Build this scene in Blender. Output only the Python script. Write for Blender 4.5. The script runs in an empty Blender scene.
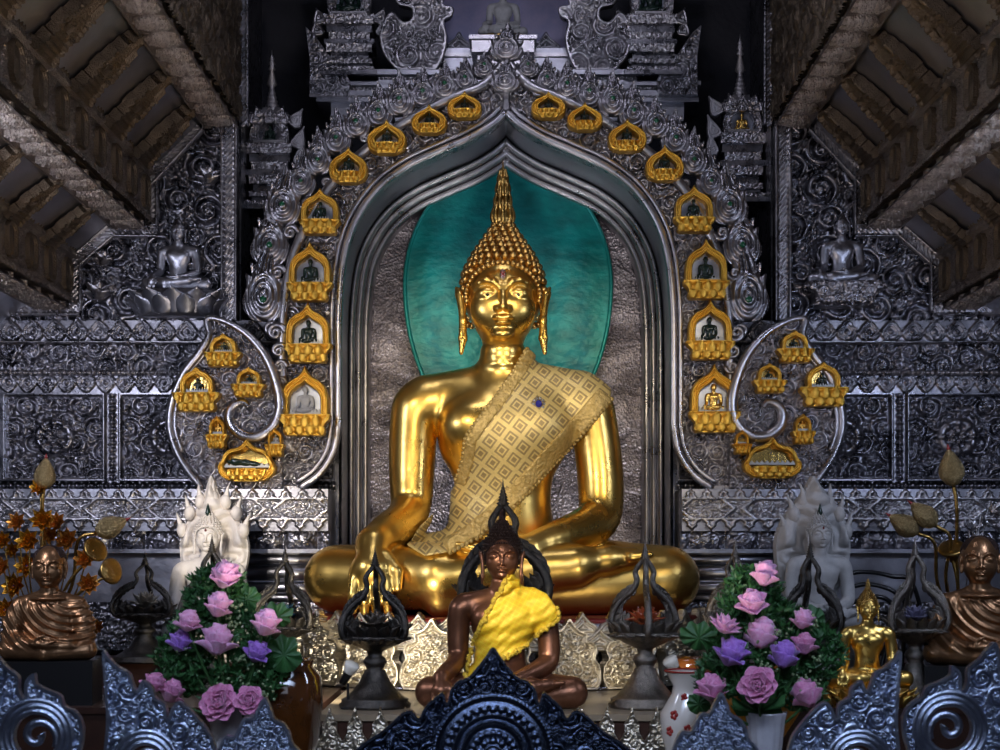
import bpy, math, random
import numpy as np
from mathutils import Vector, Matrix

# ---------------------------------------------------------------- camera, world, lights, exposure
SC = bpy.context.scene
COL = SC.collection
D0, ZC, FPX, CX, CY = 15.0, 3.0, 1500.0, 506.0, 550.0
cam = bpy.data.cameras.new('camera')
cam.sensor_width = 36.0
cam.lens = 54.0
cam.shift_x = -0.006
cam.shift_y = 0.175
cam.clip_end = 200
camo = bpy.data.objects.new('camera', cam)
COL.objects.link(camo)
camo.location = (0, -D0, ZC)
camo.rotation_euler = (math.pi / 2, 0, 0)
SC.camera = camo
cam.dof.use_dof = True
cam.dof.focus_distance = 14.6
cam.dof.aperture_fstop = 2.2
SC.view_settings.view_transform = 'Standard'
SC.view_settings.look = 'None'
SC.view_settings.gamma = 1.0
SC.view_settings.use_curve_mapping = False
SC.view_settings.exposure = 0.0
SC.cycles.use_denoising = True
SC.cycles.max_bounces = 6
SC.cycles.glossy_bounces = 4
SC.cycles.sample_clamp_indirect = 3.0
SC.cycles.caustics_reflective = False
SC.cycles.caustics_refractive = False

world = bpy.data.worlds.new('world')
SC.world = world
world.use_nodes = True
world.node_tree.nodes['Background'].inputs[0].default_value = (0.50, 0.55, 0.80, 1)
world.node_tree.nodes['Background'].inputs[1].default_value = 0.035


def lamp(name, kind, loc, target, energy, color, size=1.0, size_y=None, spot=None, blend=0.5, spread=None):
    l = bpy.data.lights.new(name, kind)
    l.energy = energy
    l.color = color
    if kind == 'AREA':
        l.shape = 'RECTANGLE'
        l.size = size
        l.size_y = size_y or size
        if spread: l.spread = math.radians(spread)
    else:
        l.shadow_soft_size = size
    if kind == 'SPOT':
        l.spot_size = math.radians(spot)
        l.spot_blend = blend
    o = bpy.data.objects.new(name, l)
    COL.objects.link(o)
    o.location = loc
    d = Vector(target) - Vector(loc)
    o.rotation_euler = d.to_track_quat('-Z', 'Y').to_euler()
    return o


# daylight from the open doors behind the viewer; the side and top lights are added fills
lamp('door_daylight', 'AREA', (0, -17.5, 6.5), (0, 0, 4.5), 62, (0.72, 0.80, 1.0), 5.0, 3.0)
lamp('side_fill_left', 'AREA', (-4.6, -4.6, 4.9), (-1.5, 0.4, 4.2), 68, (0.76, 0.80, 1.0), 0.40, 1.0)  # added side pair, grazes the relief and gives the metal glints
lamp('side_fill_right', 'AREA', (4.6, -4.6, 4.9), (1.5, 0.4, 4.2), 40, (0.62, 0.72, 1.0), 0.40, 1.0)
lamp('top_fill', 'AREA', (0, -3.0, 9.6), (0, 0.2, 4.5), 36, (0.80, 0.80, 1.0), 2.2, 0.4)  # added fill from above to bring out the carving
# temple spotlights on the statue
lamp('spot_statue_left', 'SPOT', (-2.6, -8.5, 6.6), (-0.3, 0, 4.2), 760, (1.0, 0.83, 0.56), 0.30, spot=28, blend=0.7)
lamp('spot_statue_right', 'SPOT', (2.6, -8.5, 6.6), (0.4, 0, 4.2), 600, (1.0, 0.83, 0.56), 0.30, spot=28, blend=0.7)
lamp('spot_statue_low', 'SPOT', (0.2, -9.5, 3.2), (-0.2, -0.6, 4.0), 420, (1.0, 0.82, 0.54), 0.25, spot=20, blend=0.8)
lamp('arch_soffit_fill', 'SPOT', (0, -6.2, 2.6), (0, 0.5, 6.5), 330, (0.92, 0.94, 1.0), 0.25, spot=34, blend=0.6)  # added fill, brightens the dark soffit of the arch
for sx_ in (-1, 1): lamp('niche_fill', 'SPOT', (1.25 * sx_, 0.62, 2.0), (.35 * sx_, 0.95, 6.6), 95, (0.95, 0.95, 1.0), 0.12, spot=60, blend=0.8)  # added pair hidden behind the statue to brighten mouldings and halo
lamp('table_fill', 'SPOT', (0, -8.6, 4.6), (0, -3.4, 1.8), 170, (1.0, 0.88, 0.70), 0.10, spot=34, blend=0.7)  # added fill for the dark fringe along the table front
lamp('spot_sash', 'SPOT', (-0.9, -6.3, 4.6), (0.12, -3.4, 2.66), 560, (1.0, 0.90, 0.66), 0.05, spot=14, blend=0.6)
lamp('spot_throne_left', 'SPOT', (-1.27, -3.12, 2.12), (-1.55, -1.2, 2.1), 150, (1.0, 0.88, 0.66), 0.05, spot=105, blend=0.7)
lamp('spot_throne_right', 'SPOT', (1.35, -3.15, 2.12), (1.1, -1.2, 2.1), 26, (1.0, 0.86, 0.66), 0.05, spot=100, blend=0.7)
lamp('spot_white_statue', 'SPOT', (-3.4, -4.2, 4.6), (-2.55, -0.9, 3.25), 380, (1.0, 0.90, 0.80), 0.06, spot=26, blend=0.5)
lamp('ceiling_glow_left', 'SPOT', (-0.6, -6.0, 2.4), (-3.9, -1.5, 7.2), 300, (1.0, 0.86, 0.78), 0.3, spot=80, blend=0.8)
lamp('ceiling_glow_right', 'SPOT', (0.6, -6.0, 2.4), (3.9, -1.5, 7.2), 210, (1.0, 0.85, 0.78), 0.3, spot=80, blend=0.8)
# cool daylight falling on the cut silver work in the foreground
lamp('foreground_daylight', 'AREA', (0, -8.6, 4.8), (0, -6.0, 1.9), 74, (0.55, 0.69, 1.0), 6.5, 0.8, spread=80)

# ---------------------------------------------------------------- helpers
rng = np.random.default_rng(7)
random.seed(7)


def S(y): return (D0 + y) / FPX
def PX(px, y): return (px - CX) * S(y)
def PZ(py, y): return ZC - (py - CY) * S(y)
def P(px, py, y): return (PX(px, y), y, PZ(py, y))


def nt(name):
    m = bpy.data.materials.new(name)
    m.use_nodes = True
    return m, m.node_tree, m.node_tree.nodes['Principled BSDF']


def mat(name, c, metal=0.0, rough=0.5, c2=None, nscale=6.0, bump=0.0, bscale=60.0, spec=None, rough2=None,
        coat=0.0, subs=0.0, trans=0.0, wave=None, sheen=0.0):
    m, t, b = nt(name)
    N, L = t.nodes, t.links
    b.inputs['Base Color'].default_value = (*c, 1)
    b.inputs['Metallic'].default_value = metal
    b.inputs['Roughness'].default_value = rough
    if spec is not None: b.inputs['Specular IOR Level'].default_value = spec
    b.inputs['Coat Weight'].default_value = coat
    b.inputs['Sheen Weight'].default_value = sheen
    b.inputs['Transmission Weight'].default_value = trans
    if subs:
        b.inputs['Subsurface Weight'].default_value = subs
        b.inputs['Subsurface Radius'].default_value = (0.03, 0.02, 0.02)
    tc = N.new('ShaderNodeTexCoord')
    if c2 is not None or rough2 is not None:
        n = N.new('ShaderNodeTexNoise')
        n.inputs['Scale'].default_value = nscale
        n.inputs['Detail'].default_value = 6
        n.inputs['Roughness'].default_value = 0.65
        L.new(tc.outputs['Object'], n.inputs['Vector'])
        mr = N.new('ShaderNodeMapRange')
        mr.inputs['From Min'].default_value = 0.35
        mr.inputs['From Max'].default_value = 0.65
        L.new(n.outputs['Fac'], mr.inputs['Value'])
        if c2 is not None:
            mx = N.new('ShaderNodeMix'); mx.data_type = 'RGBA'
            mx.inputs['A'].default_value = (*c, 1); mx.inputs['B'].default_value = (*c2, 1)
            L.new(mr.outputs['Result'], mx.inputs['Factor'])
            L.new(mx.outputs['Result'], b.inputs['Base Color'])
        if rough2 is not None:
            mf = N.new('ShaderNodeMix')
            mf.inputs['A'].default_value = rough; mf.inputs['B'].default_value = rough2
            L.new(mr.outputs['Result'], mf.inputs['Factor'])
            L.new(mf.outputs['Result'], b.inputs['Roughness'])
    if bump:
        n = N.new('ShaderNodeTexNoise')
        n.inputs['Scale'].default_value = bscale
        n.inputs['Detail'].default_value = 3
        L.new(tc.outputs['Object'], n.inputs['Vector'])
        bp = N.new('ShaderNodeBump')
        bp.inputs['Strength'].default_value = bump
        bp.inputs['Distance'].default_value = 0.02
        L.new(n.outputs['Fac'], bp.inputs['Height'])
        L.new(bp.outputs['Normal'], b.inputs['Normal'])
    return m


M = {}
M['silver'] = mat('aged_silver', (0.26, 0.25, 0.27), 1.0, 0.24, (0.50, 0.48, 0.50), 4.0, 0.10, 70, rough2=0.36)
M['silver_dark'] = mat('blackened_silver', (0.15, 0.15, 0.17), 1.0, 0.23, (0.36, 0.35, 0.38), 5.0, 0.10, 70, rough2=0.36)
M['silver_bright'] = mat('bright_silver', (0.40, 0.39, 0.41), 1.0, 0.25, (0.58, 0.56, 0.58), 3.0, 0.12, 70, rough2=0.38)
M['silver_satin'] = mat('satin_silver', (0.50, 0.48, 0.50), 0.9, 0.5, (0.62, 0.60, 0.62), 8.0, 0.3, 80)
M['silver_plain'] = mat('plain_silver_sheet', (0.34, 0.34, 0.38), 1.0, 0.30, (0.48, 0.48, 0.53), 2.0, 0.12, 25, rough2=0.44)
M['silver_warm'] = mat('warm_silver', (0.50, 0.45, 0.36), 1.0, 0.36, (0.62, 0.57, 0.48), 4.0, 0.25, 90)
M['bluelit_silver'] = mat('silver_tinted_by_blue_light', (0.28, 0.31, 0.40), 1.0, 0.28, (0.42, 0.46, 0.56), 9.0, 0.25, 120)  # plain silver with the blue light on it put into the colour
M['bluelit_dim'] = mat('dim_silver_tinted_by_blue_light', (0.055, 0.068, 0.105), 1.0, 0.27, (0.09, 0.11, 0.16), 9.0, 0.25, 120)  # darker copy for the dim centre ornament, blue light in its colour
M['dark_wall'] = mat('dark_wall', (0.012, 0.012, 0.018), 0.0, 0.7, (0.022, 0.022, 0.03), 2.0, 0.5, 14)
M['bronze_plaque'] = mat('brown_metal', (0.15, 0.115, 0.08), 1.0, 0.40, (0.27, 0.21, 0.15), 5.0, 0.7, 70)
M['medallion'] = mat('pale_chased_metal', (0.50, 0.43, 0.38), 1.0, 0.34, (0.70, 0.62, 0.56), 20.0, 1.0, 60)
M['beam'] = mat('beam_metal', (0.24, 0.20, 0.18), 1.0, 0.38, (0.40, 0.35, 0.31), 4.0, 0.9, 75)
M['ceil'] = mat('ceiling_metal', (0.34, 0.34, 0.37), 1.0, 0.36, (0.50, 0.50, 0.54), 1.2, 0.25, 4)
M['gold'] = mat('statue_gold', (0.88, 0.56, 0.13), 1.0, 0.25, (0.94, 0.63, 0.18), 3.0, 0.05, 40, rough2=0.34)
M['gold_leaf'] = mat('gilding', (0.90, 0.56, 0.10), 1.0, 0.34, (0.80, 0.46, 0.07), 20.0, 0.3, 150)
M['gold_dark'] = mat('worn_gold', (0.55, 0.35, 0.10), 1.0, 0.30, (0.36, 0.22, 0.07), 12.0, 0.2, 80)
M['curls'] = mat('curl_gold', (0.62, 0.38, 0.12), 1.0, 0.30)
M['brown'] = mat('brown_bronze', (0.20, 0.085, 0.045), 0.75, 0.34, (0.28, 0.12, 0.065), 6.0, 0.08, 60)
M['monk'] = mat('monk_bronze', (0.28, 0.15, 0.075), 0.85, 0.32, (0.40, 0.22, 0.11), 5.0, 0.08, 60)
M['monk_hair'] = mat('dark_bronze_hair', (0.06, 0.035, 0.03), 0.7, 0.45, bump=0.6, bscale=260)
M['iron'] = mat('black_iron', (0.05, 0.047, 0.045), 0.9, 0.36, (0.10, 0.09, 0.08), 20.0, 0.4, 120)
M['pewter'] = mat('pewter', (0.30, 0.27, 0.24), 1.0, 0.36, (0.18, 0.16, 0.14), 20.0, 0.5, 120)
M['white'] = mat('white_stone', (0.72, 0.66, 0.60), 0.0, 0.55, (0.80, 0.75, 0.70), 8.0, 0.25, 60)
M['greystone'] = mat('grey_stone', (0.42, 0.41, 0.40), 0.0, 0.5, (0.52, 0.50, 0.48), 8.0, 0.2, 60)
M['jade'] = mat('black_green_stone', (0.008, 0.022, 0.016), 0.0, 0.18, (0.012, 0.030, 0.022), 10.0)
M['green_gem'] = mat('green_glass', (0.005, 0.09, 0.035), 0.0, 0.12, coat=0.5)
M['black'] = mat('black_lacquer', (0.01, 0.01, 0.011), 0.0, 0.3)
M['red'] = mat('red_lacquer', (0.16, 0.012, 0.010), 0.0, 0.4)
M['skyglass'] = mat('clouded_mirror', (0.30, 0.34, 0.46), 0.6, 0.35, (0.62, 0.64, 0.72), 4.5)
M['goldback'] = mat('gold_mirror', (0.45, 0.30, 0.08), 1.0, 0.22, (0.6, 0.42, 0.14), 6.0, 0.2, 20)
M['tooth'] = mat('white_enamel', (0.62, 0.60, 0.55), 0.1, 0.4)
M['wood'] = mat('dark_wood', (0.030, 0.012, 0.008), 0.0, 0.35, (0.05, 0.02, 0.012), 5.0)
M['table'] = mat('table_top', (0.23, 0.18, 0.12), 0.0, 0.30, (0.30, 0.24, 0.17), 3.0)
M['floor'] = mat('dark_stone_floor', (0.05, 0.045, 0.045), 0.0, 0.3, (0.08, 0.07, 0.065), 2.0)
M['pink'] = None
M['leaf'] = mat('leaf_green', (0.022, 0.085, 0.022), 0.0, 0.5, (0.045, 0.15, 0.04), 14.0)
M['bud_green'] = mat('pale_green', (0.25, 0.32, 0.16), 0.0, 0.6)
M['stem'] = mat('stem_green', (0.03, 0.09, 0.02), 0.0, 0.6)
M['vase'] = mat('milky_vase', (0.36, 0.35, 0.38), 0.0, 0.22, (0.46, 0.44, 0.46), 5.0, coat=0.5)
M['amber'] = mat('amber_glaze', (0.05, 0.016, 0.004), 0.0, 0.10, (0.09, 0.028, 0.006), 3.0, coat=1.0)
M['porcelain'] = mat('porcelain', (0.68, 0.62, 0.56), 0.0, 0.15, coat=0.8)
M['orange'] = mat('marigold_plastic', (0.75, 0.33, 0.02), 0.0, 0.35, (0.55, 0.2, 0.01), 30, 0.3, 80)
M['bulb'] = mat('white_bulb', (0.85, 0.80, 0.70), 0.0, 0.3)
M['amberglass'] = mat('orange_crystal', (0.45, 0.09, 0.03), 0.0, 0.15, coat=0.5)
M['bluecandle'] = mat('blue_wax', (0.02, 0.06, 0.10), 0.0, 0.25)
M['violetwax'] = mat('violet_wax', (0.16, 0.15, 0.24), 0.0, 0.35, (0.24, 0.22, 0.32), 10)
M['pinkwax'] = mat('rose_wax', (0.55, 0.36, 0.36), 0.0, 0.35)
M['clearcard'] = mat('foil_lotus', (0.42, 0.38, 0.32), 0.7, 0.3)
M['petal_gold'] = mat('gold_foil', (0.75, 0.40, 0.05), 1.0, 0.30, (0.50, 0.22, 0.02), 14)
M['petal_rust'] = mat('rust_foil', (0.55, 0.22, 0.04), 0.9, 0.35)
M['redtip'] = mat('red_tip', (0.30, 0.015, 0.01), 0.0, 0.4)
M['mesh_bud'] = mat('gold_mesh', (0.42, 0.31, 0.14), 0.9, 0.35, (0.65, 0.5, 0.25), 60, 0.8, 160)
M['eyewhite'] = mat('eye_shell', (0.50, 0.37, 0.23), 0.0, 0.3)
M['blueglass'] = mat('blue_jewel', (0.03, 0.03, 0.25), 0.0, 0.1)


def flower_mat(name, inner, edge):
    """petal colour: pale heart, deeper blotches"""
    return mat(name, inner, 0.0, 0.55, edge, 9.0, subs=0.15, sheen=0.3)


M['pink'] = flower_mat('pink_petal', (0.80, 0.46, 0.66), (0.72, 0.27, 0.50))
M['rose'] = flower_mat('rose_petal', (0.70, 0.30, 0.48), (0.56, 0.15, 0.32))
M['violet'] = flower_mat('violet_petal', (0.42, 0.20, 0.66), (0.30, 0.11, 0.50))


def tealmat():
    m, t, b = nt('teal_glass')
    N, L = t.nodes, t.links
    tc = N.new('ShaderNodeTexCoord')
    n = N.new('ShaderNodeTexNoise'); n.inputs['Scale'].default_value = 3.2; n.inputs['Detail'].default_value = 5
    mp = N.new('ShaderNodeMapping'); mp.inputs['Scale'].default_value = (1, 1, 1.5)
    L.new(tc.outputs['Object'], mp.inputs['Vector']); L.new(mp.outputs['Vector'], n.inputs['Vector'])
    cr = N.new('ShaderNodeValToRGB')
    cr.color_ramp.elements[0].position = 0.32; cr.color_ramp.elements[0].color = (0.0, 0.18, 0.17, 1)
    cr.color_ramp.elements[1].position = 0.72; cr.color_ramp.elements[1].color = (0.006, 0.42, 0.38, 1)
    L.new(n.outputs['Fac'], cr.inputs['Fac']); L.new(cr.outputs['Color'], b.inputs['Base Color'])
    b.inputs['Metallic'].default_value = 0.15
    b.inputs['Roughness'].default_value = 0.36
    n2 = N.new('ShaderNodeTexNoise'); n2.inputs['Scale'].default_value = 9; n2.inputs['Detail'].default_value = 4
    L.new(mp.outputs['Vector'], n2.inputs['Vector'])
    bp = N.new('ShaderNodeBump'); bp.inputs['Strength'].default_value = 0.22; bp.inputs['Distance'].default_value = 0.05
    L.new(n2.outputs['Fac'], bp.inputs['Height']); L.new(bp.outputs['Normal'], b.inputs['Normal'])
    return m


def crumpled():
    """hammered dull silver sheet behind the statue"""
    m, t, b = nt('hammered_sheet')
    N, L = t.nodes, t.links
    tc = N.new('ShaderNodeTexCoord')
    n = N.new('ShaderNodeTexNoise'); n.inputs['Scale'].default_value = 1.6; n.inputs['Detail'].default_value = 7
    n.inputs['Distortion'].default_value = 1.2
    mp = N.new('ShaderNodeMapping'); mp.inputs['Scale'].default_value = (1, 1, 1.8)
    L.new(tc.outputs['Object'], mp.inputs['Vector']); L.new(mp.outputs['Vector'], n.inputs['Vector'])
    cr = N.new('ShaderNodeValToRGB')
    cr.color_ramp.elements[0].position = 0.38; cr.color_ramp.elements[0].color = (0.22, 0.19, 0.20, 1)
    cr.color_ramp.elements[1].position = 0.68; cr.color_ramp.elements[1].color = (0.68, 0.60, 0.62, 1)
    L.new(n.outputs['Fac'], cr.inputs['Fac']); L.new(cr.outputs['Color'], b.inputs['Base Color'])
    b.inputs['Metallic'].default_value = 0.75
    b.inputs['Roughness'].default_value = 0.45
    v = N.new('ShaderNodeTexVoronoi'); v.inputs['Scale'].default_value = 38
    L.new(tc.outputs['Object'], v.inputs['Vector'])
    bp = N.new('ShaderNodeBump'); bp.inputs['Strength'].default_value = 0.9; bp.inputs['Distance'].default_value = 0.02
    L.new(v.outputs['Distance'], bp.inputs['Height'])
    bp2 = N.new('ShaderNodeBump'); bp2.inputs['Strength'].default_value = 0.8; bp2.inputs['Distance'].default_value = 0.15
    L.new(n.outputs['Fac'], bp2.inputs['Height']); L.new(bp.outputs['Normal'], bp2.inputs['Normal'])
    L.new(bp2.outputs['Normal'], b.inputs['Normal'])
    return m


def clothmat(name, base, line, rot, scale, metal, width=0.16):
    """woven cloth: a lattice of raised gold lines with a small rosette in every lozenge"""
    m, t, b = nt(name)
    N, L = t.nodes, t.links
    tc = N.new('ShaderNodeTexCoord')
    sx = N.new('ShaderNodeSeparateXYZ')
    mp = N.new('ShaderNodeMapping')
    mp.inputs['Rotation'].default_value = (0, rot, 0)
    L.new(tc.outputs['Object'], mp.inputs['Vector']); L.new(mp.outputs['Vector'], sx.inputs['Vector'])

    def math_(op, a, bb=None, c=None):
        nd = N.new('ShaderNodeMath'); nd.operation = op
        for i, v in enumerate((a, bb, c)):
            if v is None: continue
            if isinstance(v, (int, float)): nd.inputs[i].default_value = v
            else: L.new(v, nd.inputs[i])
        return nd.outputs[0]
    u = math_('MULTIPLY', sx.outputs['X'], scale)
    w = math_('MULTIPLY', sx.outputs['Z'], scale)
    a = math_('PINGPONG', math_('ADD', u, w), 0.5)
    c = math_('PINGPONG', math_('SUBTRACT', u, w), 0.5)
    mn = math_('MINIMUM', a, c)
    line_f = math_('LESS_THAN', mn, width * 0.5)
    mx = math_('MAXIMUM', math_('SUBTRACT', 0.5, a), math_('SUBTRACT', 0.5, c))
    ros = math_('LESS_THAN', math_('ABSOLUTE', math_('SUBTRACT', mx, 0.20)), 0.05)
    tot = math_('MAXIMUM', line_f, ros)
    nz = N.new('ShaderNodeTexNoise'); nz.inputs['Scale'].default_value = 90
    L.new(tc.outputs['Object'], nz.inputs['Vector'])
    tot2 = math_('MULTIPLY', tot, math_('ADD', math_('MULTIPLY', nz.outputs['Fac'], 0.8), 0.6))
    mix = N.new('ShaderNodeMix'); mix.data_type = 'RGBA'
    mix.inputs['A'].default_value = (*base, 1); mix.inputs['B'].default_value = (*line, 1)
    L.new(tot2, mix.inputs['Factor']); L.new(mix.outputs['Result'], b.inputs['Base Color'])
    b.inputs['Metallic'].default_value = metal
    b.inputs['Roughness'].default_value = 0.42
    bp = N.new('ShaderNodeBump'); bp.inputs['Strength'].default_value = 0.5; bp.inputs['Distance'].default_value = 0.015
    h = math_('ADD', tot, math_('MULTIPLY', nz.outputs['Fac'], 0.7))
    L.new(h, bp.inputs['Height']); L.new(bp.outputs['Normal'], b.inputs['Normal'])
    return m


M['teal'] = tealmat()
M['hammered'] = crumpled()
M['brocade'] = clothmat('gold_brocade', (0.42, 0.30, 0.13), (0.86, 0.66, 0.26), math.radians(8), 9.5, 0.35, 0.26)
M['brocade_edge'] = mat('brocade_edge', (0.50, 0.34, 0.10), 0.4, 0.45, (0.75, 0.55, 0.22), 45, 0.9, 60)
M['yellow_cloth'] = clothmat('yellow_satin', (0.90, 0.50, 0.01), (1.0, 0.72, 0.05), 0.3, 14, 0.10, 0.25)
M['yellow_edge'] = mat('yellow_lace', (0.85, 0.52, 0.02), 0.1, 0.5, (0.95, 0.7, 0.1), 80, 1.0, 90)


def mesh(name, V, Fq=None, Ft=None, smooth=True):
    me = bpy.data.meshes.new(name)
    V = np.asarray(V, np.float32).reshape(-1, 3)
    me.vertices.add(len(V)); me.vertices.foreach_set('co', V.ravel())
    parts, starts, s = [], [], 0
    for f, k in ((Fq, 4), (Ft, 3)):
        if f is None or len(f) == 0: continue
        f = np.asarray(f, np.int32).reshape(-1, k)
        parts.append(f.ravel()); starts.append(s + np.arange(len(f)) * k); s += f.size
    lv = np.concatenate(parts); ls = np.concatenate(starts).astype(np.int32)
    me.loops.add(len(lv)); me.loops.foreach_set('vertex_index', lv)
    me.polygons.add(len(ls)); me.polygons.foreach_set('loop_start', ls)
    me.update(calc_edges=True)
    me.validate()
    if isinstance(smooth, bool):
        me.polygons.foreach_set('use_smooth', np.full(len(me.polygons), smooth))
    return me


def ob(name, me, m=None, parent=None, loc=None, rot=None, scale=None):
    o = bpy.data.objects.new(name, me)
    COL.objects.link(o)
    if me is not None and m is not None and len(me.materials) == 0:
        me.materials.append(m)
    if parent is not None: o.parent = parent
    if loc is not None: o.location = loc
    if rot is not None: o.rotation_euler = rot
    if scale is not None: o.scale = scale if hasattr(scale, '__len__') else (scale,) * 3
    return o


def tag(o, label=None, cat=None, group=None, kind=None):
    if label: o['label'] = label
    if cat: o['category'] = cat
    if group: o['group'] = group
    if kind: o['kind'] = kind
    return o


def thing(name, loc, label, cat, group=None, rz=0.0):
    o = bpy.data.objects.new(name, None)
    o.empty_display_size = 0.1
    COL.objects.link(o)
    o.location = loc
    o.rotation_euler = (0, 0, rz)
    return tag(o, label, cat, group)


def kids(o): return [c for c in bpy.data.objects if c.parent == o]


def dup(root, loc, label=None, group=None, rot=None, scale=None, parent=None, kidmap=None):
    km = kidmap if kidmap is not None else {}
    r = root.copy(); COL.objects.link(r)
    if parent is not None: r.parent = parent
    if loc is not None: r.location = loc
    if rot is not None: r.rotation_euler = rot
    if scale is not None: r.scale = scale if hasattr(scale, '__len__') else (scale,) * 3
    if label: r['label'] = label
    if group: r['group'] = group
    for c in list(root.children):
        d = c.copy(); COL.objects.link(d); d.parent = r
        for g in list(c.children):
            e = g.copy(); COL.objects.link(e); e.parent = d
    return r


# ---- a collector of simple solids
class MB:
    def __init__(s): s.V, s.Q, s.T, s.n = [], [], [], 0
    def add(s, V, Q=None, T=None):
        V = np.asarray(V, float).reshape(-1, 3)
        if Q is not None and len(Q): s.Q.append(np.asarray(Q, int).reshape(-1, 4) + s.n)
        if T is not None and len(T): s.T.append(np.asarray(T, int).reshape(-1, 3) + s.n)
        s.V.append(V); s.n += len(V)
        return s
    def box(s, x0, x1, y0, y1, z0, z1):
        V = [(x, y, z) for z in (z0, z1) for y in (y0, y1) for x in (x0, x1)]
        return s.add(V, [(0, 2, 3, 1), (4, 5, 7, 6), (0, 1, 5, 4), (2, 6, 7, 3), (0, 4, 6, 2), (1, 3, 7, 5)])
    def lathe(s, prof, n=32, c=(0, 0, 0), sx=1, sy=1):
        prof = np.asarray(prof, float); m = len(prof)
        a = np.linspace(0, 2 * np.pi, n, endpoint=False)
        V = np.stack([np.outer(prof[:, 0], np.cos(a)) * sx + c[0], np.outer(prof[:, 0], np.sin(a)) * sy + c[1],
                      np.repeat(prof[:, 1:2], n, 1) + c[2]], -1).reshape(-1, 3)
        i = np.arange(m - 1)[:, None] * n; j = np.arange(n)[None, :]; k = (j + 1) % n
        Q = np.stack([i + j, i + k, i + n + k, i + n + j], -1).reshape(-1, 4)
        return s.add(V, Q)
    def tube(s, pts, r, n=8, flat=1.0, closed=False):
        pts = np.asarray(pts, float); m = len(pts)
        r = np.broadcast_to(np.asarray(r, float), (m,))
        t = np.gradient(pts, axis=0) if not closed else (np.roll(pts, -1, 0) - np.roll(pts, 1, 0))
        t /= np.linalg.norm(t, axis=1)[:, None] + 1e-9
        up = np.array([0.0, 1.0, 0.0])
        a = np.cross(t, up); bad = np.linalg.norm(a, axis=1) < 0.05
        a[bad] = np.cross(t[bad], [1.0, 0, 0])
        a /= np.linalg.norm(a, axis=1)[:, None]; b = np.cross(t, a)
        th = np.linspace(0, 2 * np.pi, n, endpoint=False)
        V = pts[:, None] + (a[:, None] * np.cos(th)[None, :, None] + b[:, None] * np.sin(th)[None, :, None] * flat) * r[:, None, None]
        mm = m if closed else m - 1
        i = np.arange(mm)[:, None] * n; i2 = ((np.arange(mm) + 1) % m)[:, None] * n
        j = np.arange(n)[None, :]; k = (j + 1) % n
        Q = np.stack([i + j, i2 + j, i2 + k, i + k], -1).reshape(-1, 4)
        T = []
        V = V.reshape(-1, 3)
        if not closed:
            V = np.vstack([V, pts[:1], pts[-1:]])
            jj = np.arange(n); kk = (jj + 1) % n
            T = np.vstack([np.stack([np.full(n, m * n), jj, kk], -1),
                           np.stack([np.full(n, m * n + 1), (m - 1) * n + kk, (m - 1) * n + jj], -1)])
        return s.add(V, Q, T if len(T) else None)
    def sphere(s, c, r, n=12, m=8):
        a = np.linspace(-np.pi / 2, np.pi / 2, m + 1)
        r = np.broadcast_to(np.asarray(r, float), (3,))
        a[0] += 1e-3; a[-1] -= 1e-3
        prof = np.stack([np.cos(a), np.sin(a)], -1)
        nb = s.n
        s.lathe(prof, n)
        s.V[-1] = s.V[-1] * r + np.asarray(c, float)
        return s
    def xform(s, fn):
        s.V = [fn(v) for v in s.V]
        return s
    def me(s, name, smooth=True):
        V = np.vstack(s.V)
        return mesh(name, V, np.vstack(s.Q) if s.Q else None, np.vstack(s.T) if s.T else None, smooth)
    def build(s, name, m, parent=None, loc=None, rot=None, smooth=True):
        return ob(name, s.me(name, smooth), m, parent, loc, rot)


def catmull(pts, n=8, closed=False):
    p = np.asarray(pts, float)
    if closed: q = np.vstack([p[-1:], p, p[:2]])
    else: q = np.vstack([2 * p[0] - p[1], p, 2 * p[-1] - p[-2]])
    out = []
    t = np.linspace(0, 1, n, endpoint=False)[:, None]
    for i in range(1, len(q) - 2):
        a, b, c, d = q[i - 1], q[i], q[i + 1], q[i + 2]
        out.append(0.5 * (2 * b + (c - a) * t + (2 * a - 5 * b + 4 * c - d) * t ** 2 + (3 * b - a - 3 * c + d) * t ** 3))
    if not closed: out.append(p[-1:])
    return np.vstack(out)


# ---- flat curves, relief plates
def seg_dist(x, z, loops):
    """distance and nearest point to the closed loops; inside flag (even-odd)"""
    A = np.vstack([np.asarray(l, float) for l in loops])
    B = np.vstack([np.roll(np.asarray(l, float), -1, 0) for l in loops])
    n = len(x)
    dist = np.empty(n); nx = np.empty(n); nz = np.empty(n); ins = np.zeros(n, bool)
    AB = B - A; L2 = (AB ** 2).sum(1) + 1e-12
    ch = max(1, int(2e6 // max(1, len(A))))
    for s in range(0, n, ch):
        X = x[s:s + ch, None]; Z = z[s:s + ch, None]
        t = np.clip(((X - A[:, 0]) * AB[:, 0] + (Z - A[:, 1]) * AB[:, 1]) / L2, 0, 1)
        qx = A[:, 0] + t * AB[:, 0]; qz = A[:, 1] + t * AB[:, 1]
        d = (X - qx) ** 2 + (Z - qz) ** 2
        i = d.argmin(1); r = np.arange(len(i))
        dist[s:s + ch] = np.sqrt(d[r, i]); nx[s:s + ch] = qx[r, i]; nz[s:s + ch] = qz[r, i]
        c = ((A[:, 1] > Z) != (B[:, 1] > Z))
        den = np.where(np.abs(AB[:, 1]) < 1e-12, 1e-12, AB[:, 1])
        xi = A[:, 0] + (Z - A[:, 1]) / den * AB[:, 0]
        ins[s:s + ch] = ((c & (X < xi)).sum(1) % 2) == 1
    return dist, nx, nz, ins


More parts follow.
